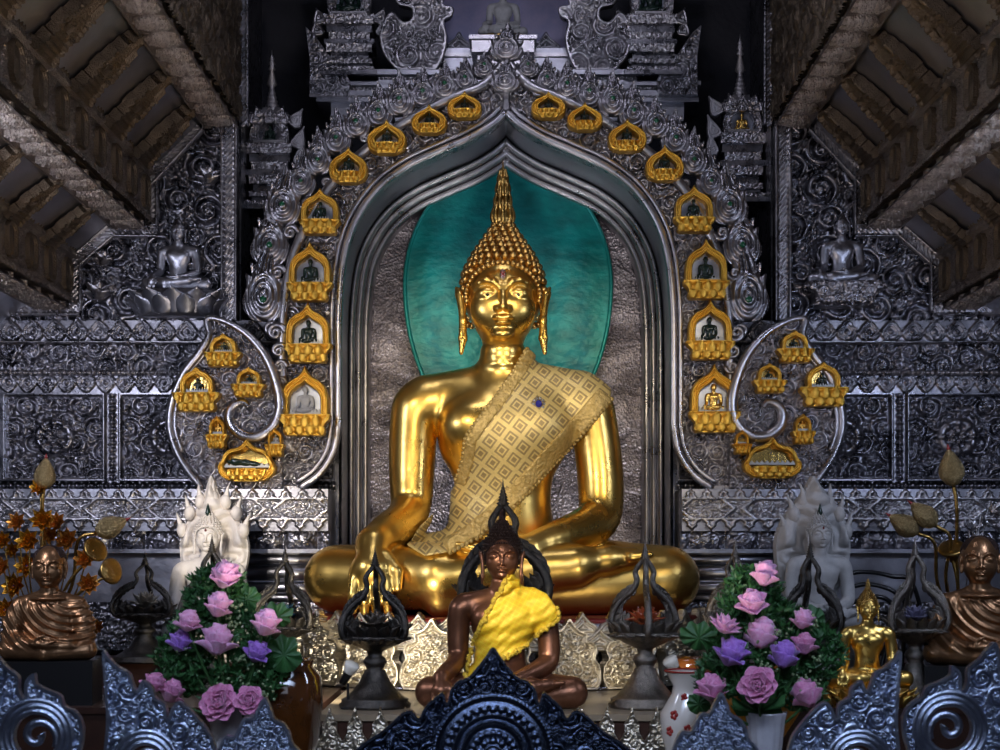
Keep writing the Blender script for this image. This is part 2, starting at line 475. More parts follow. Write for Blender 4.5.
def plate(name, loops, hfun, res, thick):
    """a slab in the XZ plane facing -y whose front is the relief hfun(x, z, dist_to_edge)"""
    allp = np.vstack([np.asarray(l, float) for l in loops])
    x0, z0 = allp.min(0) - res * 1.3; x1, z1 = allp.max(0) + res * 1.3
    gx = np.arange(x0, x1 + res, res); gz = np.arange(z0, z1 + res, res)
    X, Z = np.meshgrid(gx, gz, indexing='ij')
    sh = X.shape
    x, z = X.ravel(), Z.ravel()
    d, qx, qz, ins = seg_dist(x, z, loops)
    sd = np.where(ins, -d, d)
    snap = np.abs(sd) < 0.55 * res
    x = np.where(snap, qx, x); z = np.where(snap, qz, z)
    use = (sd < 0.55 * res).reshape(sh)
    cell = use[:-1, :-1] & use[1:, :-1] & use[1:, 1:] & use[:-1, 1:]
    allsnap = snap.reshape(sh); cs = allsnap[:-1, :-1] & allsnap[1:, :-1] & allsnap[1:, 1:] & allsnap[:-1, 1:]
    insr = ins.reshape(sh); anyin = insr[:-1, :-1] | insr[1:, :-1] | insr[1:, 1:] | insr[:-1, 1:]
    cell &= ~(cs & ~anyin)
    id_ = np.arange(sh[0] * sh[1]).reshape(sh)
    q = np.stack([id_[:-1, :-1], id_[1:, :-1], id_[1:, 1:], id_[:-1, 1:]], -1)[cell]
    dd = np.where(snap, 0, d)
    h = hfun(x, z, dd)
    usedv = np.unique(q); remap = -np.ones(len(x), int); remap[usedv] = np.arange(len(usedv))
    q = remap[q]; x, z, h = x[usedv], z[usedv], h[usedv]
    nv = len(x)
    E = np.concatenate([q[:, [0, 1]], q[:, [1, 2]], q[:, [2, 3]], q[:, [3, 0]]])
    key = np.sort(E, 1); k = key[:, 0] * nv + key[:, 1]
    u, inv, cnt = np.unique(k, return_inverse=True, return_counts=True)
    be = E[cnt[inv] == 1]
    V1 = np.stack([x, -h, z], 1)
    V2 = np.stack([x, np.full(nv, thick), z], 1)
    bv = np.unique(be); rm = -np.ones(nv, int); rm[bv] = np.arange(len(bv))
    V3, V4 = V1[bv], V2[bv]
    a, b = rm[be[:, 0]], rm[be[:, 1]]
    o3 = 2 * nv; o4 = o3 + len(bv)
    sides = np.stack([a + o3, a + o4, b + o4, b + o3], 1)
    V = np.vstack([V1, V2, V3, V4])
    Q = np.vstack([q, q[:, ::-1] + nv, sides])
    me = mesh(name, V, Q)
    sm = np.ones(len(me.polygons), bool)
    if len(me.polygons) == len(Q): sm[len(q):] = False
    me.polygons.foreach_set('use_smooth', sm)
    return me


def grid(name, x0, x1, z0, z1, res, hfun):
    """an open relief sheet facing -y"""
    nx = max(2, int(round((x1 - x0) / res)) + 1); nz = max(2, int(round((z1 - z0) / res)) + 1)
    X, Z = np.meshgrid(np.linspace(x0, x1, nx), np.linspace(z0, z1, nz), indexing='ij')
    x, z = X.ravel(), Z.ravel()
    d = np.minimum(np.minimum(x - x0, x1 - x), np.minimum(z - z0, z1 - z))
    h = hfun(x, z, d)
    i = np.arange(nx * nz).reshape(nx, nz)
    Q = np.stack([i[:-1, :-1], i[1:, :-1], i[1:, 1:], i[:-1, 1:]], -1).reshape(-1, 4)
    return mesh(name, np.stack([x, -h, z], 1), Q)


_packs = {}
def pack(x0, x1, z0, z1, radii, seed, sym=False, tries=260):
    key = (round(x0, 3), round(x1, 3), round(z0, 3), round(z1, 3), tuple(radii), seed, sym)
    if key in _packs: return _packs[key]
    r_ = np.random.default_rng(seed)
    C = np.zeros((0, 3))
    area = (x1 - x0) * (z1 - z0) * (0.5 if sym else 1)
    xa = 0.5 * (x0 + x1) if sym else x0
    for R in radii:
        n = int(min(9000, tries * 0.02 * area / (R * R) + 30))
        cx = r_.uniform(xa, x1, n); cz = r_.uniform(z0, z1, n)
        if sym: cx = np.maximum(cx, xa + R * 0.95)
        for a, b in zip(cx, cz):
            if len(C) == 0 or np.all((C[:, 0] - a) ** 2 + (C[:, 1] - b) ** 2 > ((C[:, 2] + R) * 0.93) ** 2):
                C = np.vstack([C, [[a, b, R]]])
    th = r_.uniform(0, 2 * np.pi, len(C)); hd = r_.choice([-1.0, 1.0], len(C))
    C = np.column_stack([C, th, hd])
    if sym:
        Cm = C.copy(); Cm[:, 0] = 2 * xa - C[:, 0]; Cm[:, 3] = np.pi - C[:, 3]; Cm[:, 4] = -C[:, 4]
        C = np.vstack([C, Cm])
    _packs[key] = C
    return C


def scrolls(x, z, C):
    """height 0..1 of a field of curling leaf scrolls"""
    best = np.full(len(x), 1.6); h = np.zeros(len(x))
    order = np.argsort(x); xs = x[order]
    for cx, cz, R, th, hd in C:
        lo, hi = np.searchsorted(xs, [cx - 1.3 * R, cx + 1.3 * R])
        if hi <= lo: continue
        ii = order[lo:hi]
        dz = z[ii] - cz
        m = np.abs(dz) < 1.3 * R
        ii = ii[m]; dz = dz[m]; dx = x[ii] - cx
        t = np.sqrt(dx * dx + dz * dz) / R
        m = (t < 1.25) & (t < best[ii])
        ii = ii[m]; t = t[m]; ph = np.arctan2(dz[m], dx[m])
        best[ii] = t
        tt = np.maximum(t, 0.05)
        u = (hd * ph + th) / (2 * np.pi) + np.log(tt) * 1.25
        f = u - np.floor(u)
        wv = 0.27 + 0.15 * np.abs(np.cos(ph * 3.5 + 9.0 * t + th))
        rid = np.sqrt(np.clip(1 - ((f - 0.5) / wv) ** 2, 0, 1))
        core = np.sqrt(np.clip(1 - (t / 0.22) ** 2, 0, 1))
        lob = np.sqrt(np.clip(np.cos(ph * 5 + th * 3), 0, 1)) * np.clip((t - 0.84) / 0.1, 0, 1) * np.clip((1.2 - t) / .1, 0, 1)
        inner = np.maximum(rid * (1.0 - 0.30 * t), core) * np.clip((1.04 - t) / 0.10, 0, 1)
        h[ii] = np.maximum(inner, 0.75 * lob)
    rmin = max(.02, float(np.min(C[:, 2]))) if len(C) else .05
    gap = np.clip(np.sin(x * 2.1 / rmin + 1.3 * np.sin(z * 1.7 / rmin)) * np.sin(z * 2.3 / rmin + 1.1 * np.sin(x * 1.9 / rmin)), 0, 1) ** .5 * .55
    return np.maximum(h, gap * np.clip((best - .98) / .1, 0, 1))


def sm(a, b, v):
    t = np.clip((v - a) / (b - a), 0, 1)
    return t * t * (3 - 2 * t)


def beads(x, z, w, r, x0=0.0, z0=0.0):
    u = (x - x0) / w; u = (u - np.floor(u) - 0.5) * w
    return np.sqrt(np.clip(1 - (u * u + (z - z0) ** 2) / (r * r), 0, 1))


def leafrow(x, z, w, z0, hgt, flip=False):
    """a row of nested pointed leaves, height 0..1"""
    u = x / w; u = np.abs(u - np.floor(u) - 0.5) * 2
    t = (z - z0) / hgt
    if flip: t = 1 - t
    q = np.where(t < .38, np.hypot(u, (.38 - t) / .42), u ** 1.25 + (np.clip(t - .38, 0, 9) / .62) ** 1.15)
    rd = lambda c, s_: np.sqrt(np.clip(1 - ((q - c) / s_) ** 2, 0, 1))
    h = np.maximum(np.maximum(rd(.88, .10), .8 * rd(.56, .10)), .75 * rd(0, .26))
    h = np.where(q < .9, np.maximum(h, .25), h)
    return np.where((t < 0) | (t > 1), 0, h)


def petalrow(x, z, w, z0, hgt, flip=False):
    """broad plump lotus petals"""
    u = x / w; u = np.abs(u - np.floor(u) - 0.5) * 2
    t = (z - z0) / hgt
    if flip: t = 1 - t
    q = np.where(t < .45, np.hypot(u * .93, (.45 - t) / .75), u ** 1.4 * .95 + (np.clip(t - .45, 0, 9) / .55) ** 1.6)
    h = .25 + .75 * np.sqrt(np.clip(1 - (u / .95) ** 2, 0, 1)) - .22 * np.sqrt(np.clip(1 - ((q - .72) / .09) ** 2, 0, 1))
    return np.where((q > 1) | (t < 0) | (t > 1), 0, h)


def hexframe(x, z, w, z0, z1):
    u = x / w; u = np.abs(u - np.floor(u) - 0.5) * 2
    v = np.abs((z - z0) / (z1 - z0) - 0.5) * 2
    return u * 1.25 + v * 0.5


# ---- signed distance modelling of figures
class Field:
    def __init__(s, lo, hi, h):
        s.lo = np.array(lo, float); s.h = h
        s.n = np.ceil((np.array(hi) - s.lo) / h).astype(int) + 1
        s.ax = [(s.lo[i] + np.arange(s.n[i]) * h).astype(np.float32) for i in range(3)]
        s.D = np.full(tuple(s.n), 1.0, np.float32)
    def _sl(s, lo, hi):
        a = np.clip(np.floor((np.asarray(lo) - s.lo) / s.h).astype(int), 0, s.n)
        b = np.clip(np.ceil((np.asarray(hi) - s.lo) / s.h).astype(int) + 1, 0, s.n)
        if np.any(b <= a): return None, None
        sl = tuple(slice(a[i], b[i]) for i in range(3))
        g = (s.ax[0][sl[0]][:, None, None], s.ax[1][sl[1]][None, :, None], s.ax[2][sl[2]][None, None, :])
        return sl, g
    def comb(s, sl, d, k, op):
        A = s.D[sl]
        if op == 'add':
            hh = np.maximum(k - np.abs(A - d), 0) / k if k > 0 else 0
            s.D[sl] = np.minimum(A, d) - hh * hh * k * 0.25
        else:
            d = -d
            hh = np.maximum(k - np.abs(A - d), 0) / k if k > 0 else 0
            s.D[sl] = np.maximum(A, d) + hh * hh * k * 0.25
    def cap(s, a, b, ra, rb, k=0.03, op='add', flat=None):
        a = np.asarray(a, float); b = np.asarray(b, float)
        m = max(ra, rb) + k + 3 * s.h
        sl, g = s._sl(np.minimum(a, b) - m, np.maximum(a, b) + m)
        if sl is None: return
        ab = b - a; L2 = float(ab @ ab) + 1e-12
        px, py, pz = g[0] - a[0], g[1] - a[1], g[2] - a[2]
        t = np.clip((px * ab[0] + py * ab[1] + pz * ab[2]) / L2, 0, 1)
        d = np.sqrt((px - ab[0] * t) ** 2 + (py - ab[1] * t) ** 2 + (pz - ab[2] * t) ** 2) - (ra + (rb - ra) * t)
        s.comb(sl, d.astype(np.float32), k, op)
    def chain(s, pts, rs, k=0.03, op='add'):
        for i in range(len(pts) - 1): s.cap(pts[i], pts[i + 1], rs[i], rs[i + 1], k, op)
    def ell(s, c, r, k=0.03, op='add', rot=None):
        c = np.asarray(c, float); r = np.asarray(r, float)
        m = (r.max() if rot is not None else r) + k + 3 * s.h
        sl, g = s._sl(c - m, c + m)
        if sl is None: return
        px, py, pz = g[0] - c[0], g[1] - c[1], g[2] - c[2]
        if rot is not None:
            R = np.array(Matrix.Rotation(rot[0], 3, 'X') @ Matrix.Rotation(rot[1], 3, 'Y') @ Matrix.Rotation(rot[2], 3, 'Z'))
            q = [px * R[0, i] + py * R[1, i] + pz * R[2, i] for i in range(3)]
            px, py, pz = q
        k0 = np.sqrt((px / r[0]) ** 2 + (py / r[1]) ** 2 + (pz / r[2]) ** 2)
        k1 = np.sqrt((px / r[0] ** 2) ** 2 + (py / r[1] ** 2) ** 2 + (pz / r[2] ** 2) ** 2)
        d = k0 * (k0 - 1) / np.maximum(k1, 1e-6)
        s.comb(sl, d.astype(np.float32), k, op)
    def mesh(s, smooth=1):
        return surfnet(s.D, s.lo, s.h, smooth)


def surfnet(D, lo, h, smooth=1):
    D = D.copy()
    D[0] = D[-1] = 1; D[:, 0] = D[:, -1] = 1; D[:, :, 0] = D[:, :, -1] = 1
    neg = D < 0
    c = np.zeros(tuple(np.array(D.shape) - 1), np.uint8)
    offs = [(i, j, k) for i in (0, 1) for j in (0, 1) for k in (0, 1)]
    sh = c.shape
    def sub(A, o): return A[o[0]:o[0] + sh[0], o[1]:o[1] + sh[1], o[2]:o[2] + sh[2]]
    for o in offs: c += sub(neg, o)
    act = (c > 0) & (c < 8)
    I = np.argwhere(act)
    idx = np.full(sh, -1, np.int32); idx[act] = np.arange(len(I))
    pos = np.zeros((len(I), 3)); cnt = np.zeros(len(I))
    for a in offs:
        for ax in range(3):
            if a[ax]: continue
            b = list(a); b[ax] = 1
            da = D[I[:, 0] + a[0], I[:, 1] + a[1], I[:, 2] + a[2]]
            db = D[I[:, 0] + b[0], I[:, 1] + b[1], I[:, 2] + b[2]]
            m = (da < 0) != (db < 0)
            t = da[m] / (da[m] - db[m])
            p = np.tile(np.array(a, float), (m.sum(), 1)); p[:, ax] = t
            pos[m] += p; cnt[m] += 1
    V = (I + pos / cnt[:, None])
    faces = []
    for ax in range(3):
        u, v = [(1, 2), (2, 0), (0, 1)][ax]
        n1 = np.moveaxis(neg, (ax, u, v), (0, 1, 2)); id1 = np.moveaxis(idx, (ax, u, v), (0, 1, 2))
        a = n1[:-1, 1:-1, 1:-1]; b = n1[1:, 1:-1, 1:-1]
        e = np.argwhere(a != b); fl = a[tuple(e.T)]
        i, j, k = e[:, 0], e[:, 1] + 1, e[:, 2] + 1
        q = np.stack([id1[i, j - 1, k - 1], id1[i, j, k - 1], id1[i, j, k], id1[i, j - 1, k]], 1)
        q[~fl] = q[~fl][:, ::-1]
        faces.append(q)
    Fq = np.vstack(faces); Fq = Fq[(Fq >= 0).all(1)]
    n = len(V)
    for _ in range(smooth):
        acc = np.zeros((n, 3)); deg = np.zeros(n)
        for a, b in ((0, 1), (1, 2), (2, 3), (3, 0)):
            for p, q in ((Fq[:, a], Fq[:, b]), (Fq[:, b], Fq[:, a])):
                for d in range(3): acc[:, d] += np.bincount(p, V[q, d], n)
                deg += np.bincount(p, minlength=n)
        V = 0.5 * V + 0.5 * acc / np.maximum(deg, 1)[:, None]
    return V * h + lo, Fq


def poly_sdf(x, z, poly):
    d, _, _, ins = seg_dist(x.ravel(), z.ravel(), [poly])
    return np.where(ins, -d, d).reshape(x.shape)

# ---------------------------------------------------------------- figures (unit: half the knee span of the great statue)
def add_head(f, c, s, detail=1, bald=False, lobes=True):
    """c: centre of the face, s: scale, looks towards -y"""
    cx, cy, cz = c
    def p(x, y, z): return (cx + x * s, cy + y * s, cz + z * s)
    f.ell(p(0, 0, 0.03), (.166 * s, .180 * s, .215 * s), .02 * s)
    f.ell(p(0, -.020, -.085), (.152 * s, .156 * s, .134 * s), .05 * s)      # jaw
    f.ell(p(0, .05, .09), (.182 * s, .180 * s, .155 * s), .03 * s)         # skull
    if detail:
        for q in (-1, 1):
            f.ell(p(.074 * q, -.192, .022), (.052 * s, .034 * s, .030 * s), .03 * s, 'sub')   # sockets
            f.ell(p(.076 * q, -.142, .018), (.048 * s, .034 * s, .030 * s), .006 * s)      # eyeball and lid
            f.ell(p(.076 * q, -.183, .004), (.038 * s, .016 * s, .0085 * s), .004 * s, 'sub')  # opening of the eye
            f.chain([p(.022 * q, -.180, .040), p(.045 * q, -.180, .066), p(.085 * q, -.166, .078), p(.118 * q, -.138, .066), p(.142 * q, -.106, .040)],
                    [.006 * s, .007 * s, .007 * s, .006 * s, .004 * s], .026 * s)   # brow
            f.ell(p(.025 * q, -.184, -.068), (.019 * s, .020 * s, .014 * s), .010 * s)        # nostril wing
            f.ell(p(.092 * q, -.098, -.05), (.056 * s, .046 * s, .062 * s), .06 * s)
        f.chain([p(0, -.176, .045), p(0, -.194, -.01), p(0, -.214, -.060)], [.011 * s, .013 * s, .019 * s], .020 * s)
        f.ell(p(0, -.172, -.110), (.052 * s, .028 * s, .0125 * s), .008 * s)     # upper lip
        f.ell(p(.022*s/s, -.178, -.106), (.022 * s, .022 * s, .010 * s), .008 * s)
        f.ell(p(-.022*s/s, -.178, -.106), (.022 * s, .022 * s, .010 * s), .008 * s)
        f.ell(p(0, -.172, -.133), (.038 * s, .026 * s, .0125 * s), .008 * s)     # lower lip
        f.ell(p(0, -.205, -.1205), (.055 * s, .018 * s, .0035 * s), .003 * s, 'sub')
        f.ell(p(0, -.182, -.156), (.040 * s, .016 * s, .008 * s), .014 * s, 'sub')
        f.ell(p(0, -.136, -.182), (.048 * s, .034 * s, .028 * s), .03 * s)      # chin
    for q in (-1, 1):
        if bald:
            f.ell(p(.185 * q, .02, .0), (.022 * s, .045 * s, .075 * s), .012 * s)
            f.ell(p(.205 * q, .0, .01), (.012 * s, .026 * s, .045 * s), .008 * s, 'sub')
            f.cap(p(.182 * q, .0, -.05), p(.178 * q, -.01, -.11), .020 * s, .016 * s, .012 * s)
        else:
            f.cap(p(.165 * q, .03, -.01), p(.200 * q, .03, .02), .03 * s, .02 * s, .02 * s)
            f.chain([p(.205 * q, .0, -.03), p(.218 * q, .01, .035), p(.232 * q, .02, .066)], [.018 * s, .022 * s, .010 * s], .010 * s)
            if lobes:
                f.chain([p(.210 * q, .0, .02), p(.200 * q, -.02, -.10), p(.200 * q, -.03, -.19), p(.208 * q, -.03, -.262)],
                        [.020 * s, .0185 * s, .022 * s, .011 * s], .010 * s)
                f.chain([p(.210 * q, -.045, -.06), p(.206 * q, -.055, -.19)], [.009 * s, .010 * s], .004 * s, 'sub')
            else:
                f.cap(p(.208 * q, .0, .02), p(.200 * q, -.02, -.22), .020 * s, .016 * s, .010 * s)


def hair_field(c, s, h):
    """cap of hair with the dome above it, face left open"""
    cx, cy, cz = c
    f = Field((cx - .24 * s, cy - .24 * s, cz - .16 * s), (cx + .24 * s, cy + .28 * s, cz + .42 * s), h * s)
    def p(x, y, z): return (cx + x * s, cy + y * s, cz + z * s)
    f.ell(p(0, .045, .100), (.195 * s, .200 * s, .150 * s), .01 * s)
    f.ell(p(0, .060, .0), (.192 * s, .180 * s, .17 * s), .03 * s)
    f.chain([p(0, .03, .20), p(0, .03, .275), p(0, .03, .335)], [.118 * s, .078 * s, .044 * s], .06 * s)
    f.ell(p(0, -.20, .015), (.172 * s, .170 * s, .155 * s), .010 * s, 'sub')
    for q in (-1, 1): f.ell(p(.10 * q, -.12, -.09), (.09 * s, .13 * s, .1 * s), .010 * s, 'sub')
    f.ell(p(0, -.10, -.15), (.25 * s, .17 * s, .10 * s), .010 * s, 'sub')
    return f.mesh(1)


def hand_down(f, w, q, k=1.0, drop=.34, fy=-.0):
    """a hand hanging over the shin, wrist at w, fingers pointing down; q = side of the thumb"""
    x, y, z = w
    f.cap((x, y, z), (x - .00 * q, y - .09, z - .12), .072 * k, .078 * k, .04)
    f.ell((x, y - .10, z - .14), (.105 * k, .045 * k, .085 * k), .03)
    for i, (dx, L) in enumerate(((-.078, .88), (-.027, 1.0), (.025, .95), (.074, .76))):
        dx *= -q
        a = (x + dx * k, y - .115, z - .17)
        b = (x + dx * 1.06 * k, y - .135, z - .17 - .10 * L)
        c = (x + dx * 1.06 * k, y - .120, z - .17 - .10 * L - .09 * L)
        f.chain([a, b, c], [.029 * k, .0255 * k, .019 * k], .010)
    f.chain([(x + .07 * q * k, y - .07, z - .06), (x + .125 * q * k, y - .11, z - .13), (x + .130 * q * k, y - .13, z - .21)],
            [.034 * k, .028 * k, .020 * k], .015)


def hand_lap(f, w, q, k=1.0, z2=None, up=0.0):
    """an upturned hand lying in the lap, wrist at w, fingers pointing towards -q in x"""
    x, y, z = w
    zz = z if z2 is None else z2
    f.cap((x, y, z), (x - .10 * q * k, y - .03, zz), .058 * k, .062 * k, .03)
    f.ell((x - .13 * q * k, y - .035, zz), (.10 * k, .085 * k, .040 * k), .03)
    for i, (dy, L) in enumerate(((-.095, .85), (-.052, 1.0), (-.008, 1.0), (.036, .85))):
        a = (x - .18 * q * k, y + dy * k, zz)
        b = (x - (.18 + .10 * L) * q * k, y + dy * k, zz + .004 + up)
        c = (x - (.18 + .19 * L) * q * k, y + dy * k, zz + .022 + up * 2)
        f.chain([a, b, c], [.026 * k, .024 * k, .017 * k], .008)
    f.chain([(x - .06 * q * k, y - .08 * k, zz + .03), (x - .12 * q * k, y - .10 * k, zz + .07), (x - .19 * q * k, y - .09 * k, zz + .09)],
            [.030 * k, .025 * k, .018 * k], .012)


def smooth_chain(f, pts, rs, n=4, k=.012):
    """a limb whose axis and girth both change smoothly"""
    c = catmull(np.column_stack([np.array(pts, float), rs]), n)
    for a, b in zip(c[:-1], c[1:]): f.cap(a[:3], b[:3], a[3], b[3], k)


def body(f, pose='bhumi', lx=1.0, tall=1.0, hand=True, robe=0.0):
    """seated cross-legged figure; right arm of the statue at -x"""
    # seat, thighs, shins
    f.ell((0, .08, .17), (.52 * lx, .36, .20), .05)
    for q in (-1, 1):
        f.cap((.24 * q * lx, .08, .19), (.80 * q * lx, -.10, .165), .20, .165, .05)
    # lower (hidden) shin, then the upper shin that crosses over
    f.cap((.80 * lx, -.10, .160), (-.30 * lx, -.40, .075), .160, .085, .03)
    f.chain([(-.82 * lx, -.10, .170), (-.30 * lx, -.36, .175), (.34 * lx, -.36, .235)], [.162, .150, .100], .02)
    f.chain([(.34 * lx, -.36, .240), (.50 * lx, -.33, .265), (.62 * lx, -.31, .275)], [.085, .060, .050], .04)
    if hand:
        for i in range(5):
            f.cap((.61 * lx, -.37 + i * .032, .278), (.70 * lx - .006 * i * lx, -.37 + i * .034, .288), .027 - .002 * i, .020, .006)
    # torso
    f.ell((0, .08, .42), (.255, .185, .20), .06)
    f.ell((0, .07, .60), (.240, .170, .20), .08)
    f.ell((0, .05, .86), (.325, .200, .25), .10)
    f.ell((0, .06, 1.03), (.36, .165, .145), .08)
    for q in (-1, 1):
        f.ell((.15 * q, -.06, .93), (.155, .105, .125), .06)       # chest
        f.cap((.10 * q, .07, 1.16), (.36 * q, .07, 1.09), .085, .105, .07)
        f.ell((.425 * q, .06, 1.03), (.125, .125, .135), .06)     # shoulder
    # neck
    f.cap((0, .06, 1.08), (0, .03, 1.38), .122, .100, .07)
    for z in (1.235, 1.275, 1.312):
        f.ell((0, .035, z), (.110, .114, .022), .024)
    S0 = (-.445, .05, 1.02)
    if pose == 'bhumi':
        smooth_chain(f, [S0, (-.455, .06, .86), (-.460, .05, .68), (-.462, .02, .53), (-.495, -.10, .45), (-.56, -.24, .395), (-.620, -.36, .34)], [.115, .116, .110, .098, .094, .088, .072])
        if hand: hand_down(f, (-.620, -.37, .34), 1)
        else: f.cap((-.62, -.37, .34), (-.63, -.46, .06), .09, .06, .04)
    else:
        smooth_chain(f, [S0, (-.48, .05, .80), (-.50, .02, .62), (-.48, -.04, .48), (-.38, -.18, .41), (-.26, -.31, .36), (-.14, -.40, .33)], [.115, .112, .106, .100, .092, .078, .062])
        if hand: hand_lap(f, (-.14, -.41, .36), -1)
        else: f.ell((-.02, -.42, .35), (.16, .08, .04), .02)
    smooth_chain(f, [(.445, .05, 1.02), (.475, .05, .82), (.490, .03, .64), (.480, -.02, .48), (.40, -.13, .42), (.27, -.27, .37), (.13, -.38, .325)], [.115, .114, .112, .106, .098, .082, .062])
    if hand: hand_lap(f, (.13, -.39, .315), 1)
    else: f.ell((.0, -.42, .31), (.16, .09, .04), .02)


def wave_field(f, zlo, zhi, amp, fn, xlim=None):
    """fine folds: ripple the field between two heights"""
    X, Y, Z = f.ax[0][:, None, None], f.ax[1][None, :, None], f.ax[2][None, None, :]
    w = np.clip((Z - zlo) / .06, 0, 1) * np.clip((zhi - Z) / .06, 0, 1)
    f.D += (amp * w * fn(X, Y, Z)).astype(np.float32)


def curl_points(cx, cy, cz, s, step=.041):
    """points over the hair cap and the dome above it"""
    out = []
    prof = [(.198, -.10), (.202, -.06), (.204, -.02), (.205, .02), (.206, .06), (.204, .10), (.196, .138), (.182, .172), (.164, .206), (.146, .238), (.126, .268), (.106, .298), (.086, .327), (.066, .355), (.048, .382)]
    for k, (r, z) in enumerate(prof):
        n = max(6, int(2 * math.pi * r / step))
        for i in range(n):
            a = 2 * math.pi * (i + .5 * (k % 2)) / n
            x = r * math.cos(a); y = r * 1.0 * math.sin(a)
            if y < .05 and abs(x) < .199:
                lim = .018 + .150 * math.sqrt(max(0, 1 - (x / .200) ** 2))
                if z < lim + .012: continue
            if z < -.02 and y < .07: continue
            out.append((cx + x * s, cy + (y + .04) * s, cz + z * s, 1.0))
    for i in range(27):
        t = -.28 + (math.pi + .56) * (i + .5) / 27
        x = .183 * math.cos(t); z = .016 + .142 * math.sin(t)
        y = -.178 * math.sqrt(max(0, 1 - (x / .200) ** 2)) - .008
        out.append((cx + x * s, cy + y * s, cz + z * s, .72))
    return out


def spheres_mesh(name, pts, r, n=8, m=6, cone=1.25):
    a = np.linspace(-np.pi / 2 + 1e-2, np.pi / 2 - 1e-2, m + 1); b = np.linspace(0, 2 * np.pi, n, endpoint=False)
    base = np.stack([np.outer(np.cos(a), np.cos(b)), np.outer(np.cos(a), np.sin(b)), np.repeat(np.sin(a)[:, None], n, 1)], -1).reshape(-1, 3)
    i = np.arange(m)[:, None] * n; j = np.arange(n)[None, :]; k = (j + 1) % n
    Q = np.stack([i + j, i + k, i + n + k, i + n + j], -1).reshape(-1, 4)
    P_ = np.array([p[:3] for p in pts]); R = np.array([p[3] if len(p) > 3 else 1.0 for p in pts]) * r
    V = P_[:, None] + base[None] * R[:, None, None]
    Qs = Q[None] + (np.arange(len(pts)) * len(base))[:, None, None]
    return mesh(name, V.reshape(-1, 3), Qs.reshape(-1, 4))


def join(parts):
    V, Q, n = [], [], 0
    for v, q in parts:
        V.append(v); Q.append(q + n); n += len(v)
    return np.vstack(V), np.vstack(Q)


def shell_sash(f0, poly, t_out, t_in, back=.5, k=None):
    """cloth lying on the body: an offset shell cut by an outline in the front view"""
    X, Z = np.meshgrid(f0.ax[0], f0.ax[2], indexing='ij')
    pd = poly_sdf(X, Z, poly)[:, None, :]
    d = np.maximum(f0.D - t_out, -(f0.D + t_in))
    yl = f0.ax[1][None, :, None] - back
    return np.maximum(np.maximum(d, pd), yl).astype(np.float32)


def flame_outline(w, h, n=3):
    """a wavy pointed flame, base at 0"""
    rgt = [(.20, .0), (.40, .06), (.50, .17), (.50, .27), (.43, .36), (.47, .44), (.52, .53), (.40, .50), (.34, .56), (.38, .66), (.40, .76), (.27, .69), (.22, .76), (.17, .86), (.10, .93), (.05, 1.0)]
    lft = [(-.02, .90), (-.06, .80), (-.16, .84), (-.17, .74), (-.20, .66), (-.34, .70), (-.31, .60), (-.30, .52), (-.45, .56), (-.42, .44), (-.46, .34), (-.52, .24), (-.48, .12), (-.36, .04), (-.20, .0)]
    return catmull(np.array([(x * w, z * h) for x, z in rgt + lft]), 3, False)


def finial_mesh(name, s=1.0, n=24):
    """lotus bud foot and a tall stacked flame"""
    b = MB()
    b.lathe([(.001, 0), (.05, 0), (.052, .02), (.046, .035), (.054, .055), (.056, .08), (.046, .11), (.03, .135), (.026, .16), (.020, .20), (.015, .25), (.008, .31), (.001, .37)], n)
    for k, (zz, r, hh) in enumerate(((.03, .060, .13), (.10, .046, .13), (.17, .034, .11), (.23, .024, .09))):
        for i in range(8):
            a = 2 * math.pi * (i + .5 * (k % 2)) / 8
            ca, sa = math.cos(a), math.sin(a)
            pts = [(r * .7 * ca, r * .7 * sa, zz), (r * ca, r * sa, zz + hh * .35), (r * .8 * ca, r * .8 * sa, zz + hh * .75), (r * .72 * ca, r * .72 * sa, zz + hh)]
            b.tube(catmull(pts, 3), np.interp(np.linspace(0, 1, 10), [0, .4, 1], [.010, .014, .001]), 5)
    b.xform(lambda v: v * s)
    return b.me(name)


FIG = {}
def std_figure(key, h, pose, lx=1.0, detail=1, hand=True, headh=None, robe=None, bald=False, hs=1.0, hz=1.555, hooded=False, lobes=True):
    """cached body mesh arrays of a standard seated figure, head included"""
    if key in FIG: return FIG[key]
    zt = 1.35 if headh else 2.05
    f = Field((-1.06 * max(lx, .62) - .05, -.66, -.03), (1.06 * max(lx, .62) + .05, .42, zt), h)
    body(f, pose, lx, hand=hand)
    if robe: robe(f)
    if headh:
        V, Q = f.mesh(1)
        g = Field((-.28, -.26, 1.20), (.28, .30, 2.0), headh)
        g.cap((0, .05, 1.16), (0, .03, 1.40), .104, .099, .05)
        g.ell((0, .035, 1.285), (.106, .112, .022), .024)
        add_head(g, (0, 0, hz), hs, detail, bald=bald, lobes=lobes)
        V2, Q2 = g.mesh(1)
        r = join([(V, Q), (V2, Q2)])
    else:
        add_head(f, (0, 0, hz), hs, detail, bald=bald, lobes=lobes)
        r = f.mesh(1)
    FIG[key] = (r, f)
    return FIG[key]


def eye_parts(parent, c, s, white=True):
    """shell whites and dark irises as parts of a statue"""
    cx, cy, cz = c
    for q in (-1, 1):
        b = MB().sphere((cx + .076 * q * s, cy - .150 * s, cz + .004 * s), (.036 * s, .022 * s, .010 * s), 16, 10)
        o = b.build('eye', M['eyewhite'], parent)
        MB().sphere((cx + .076 * q * s, cy - .167 * s, cz + .004 * s), (.0095 * s, .009 * s, .0092 * s), 12, 8).build('iris', M['black'], o)

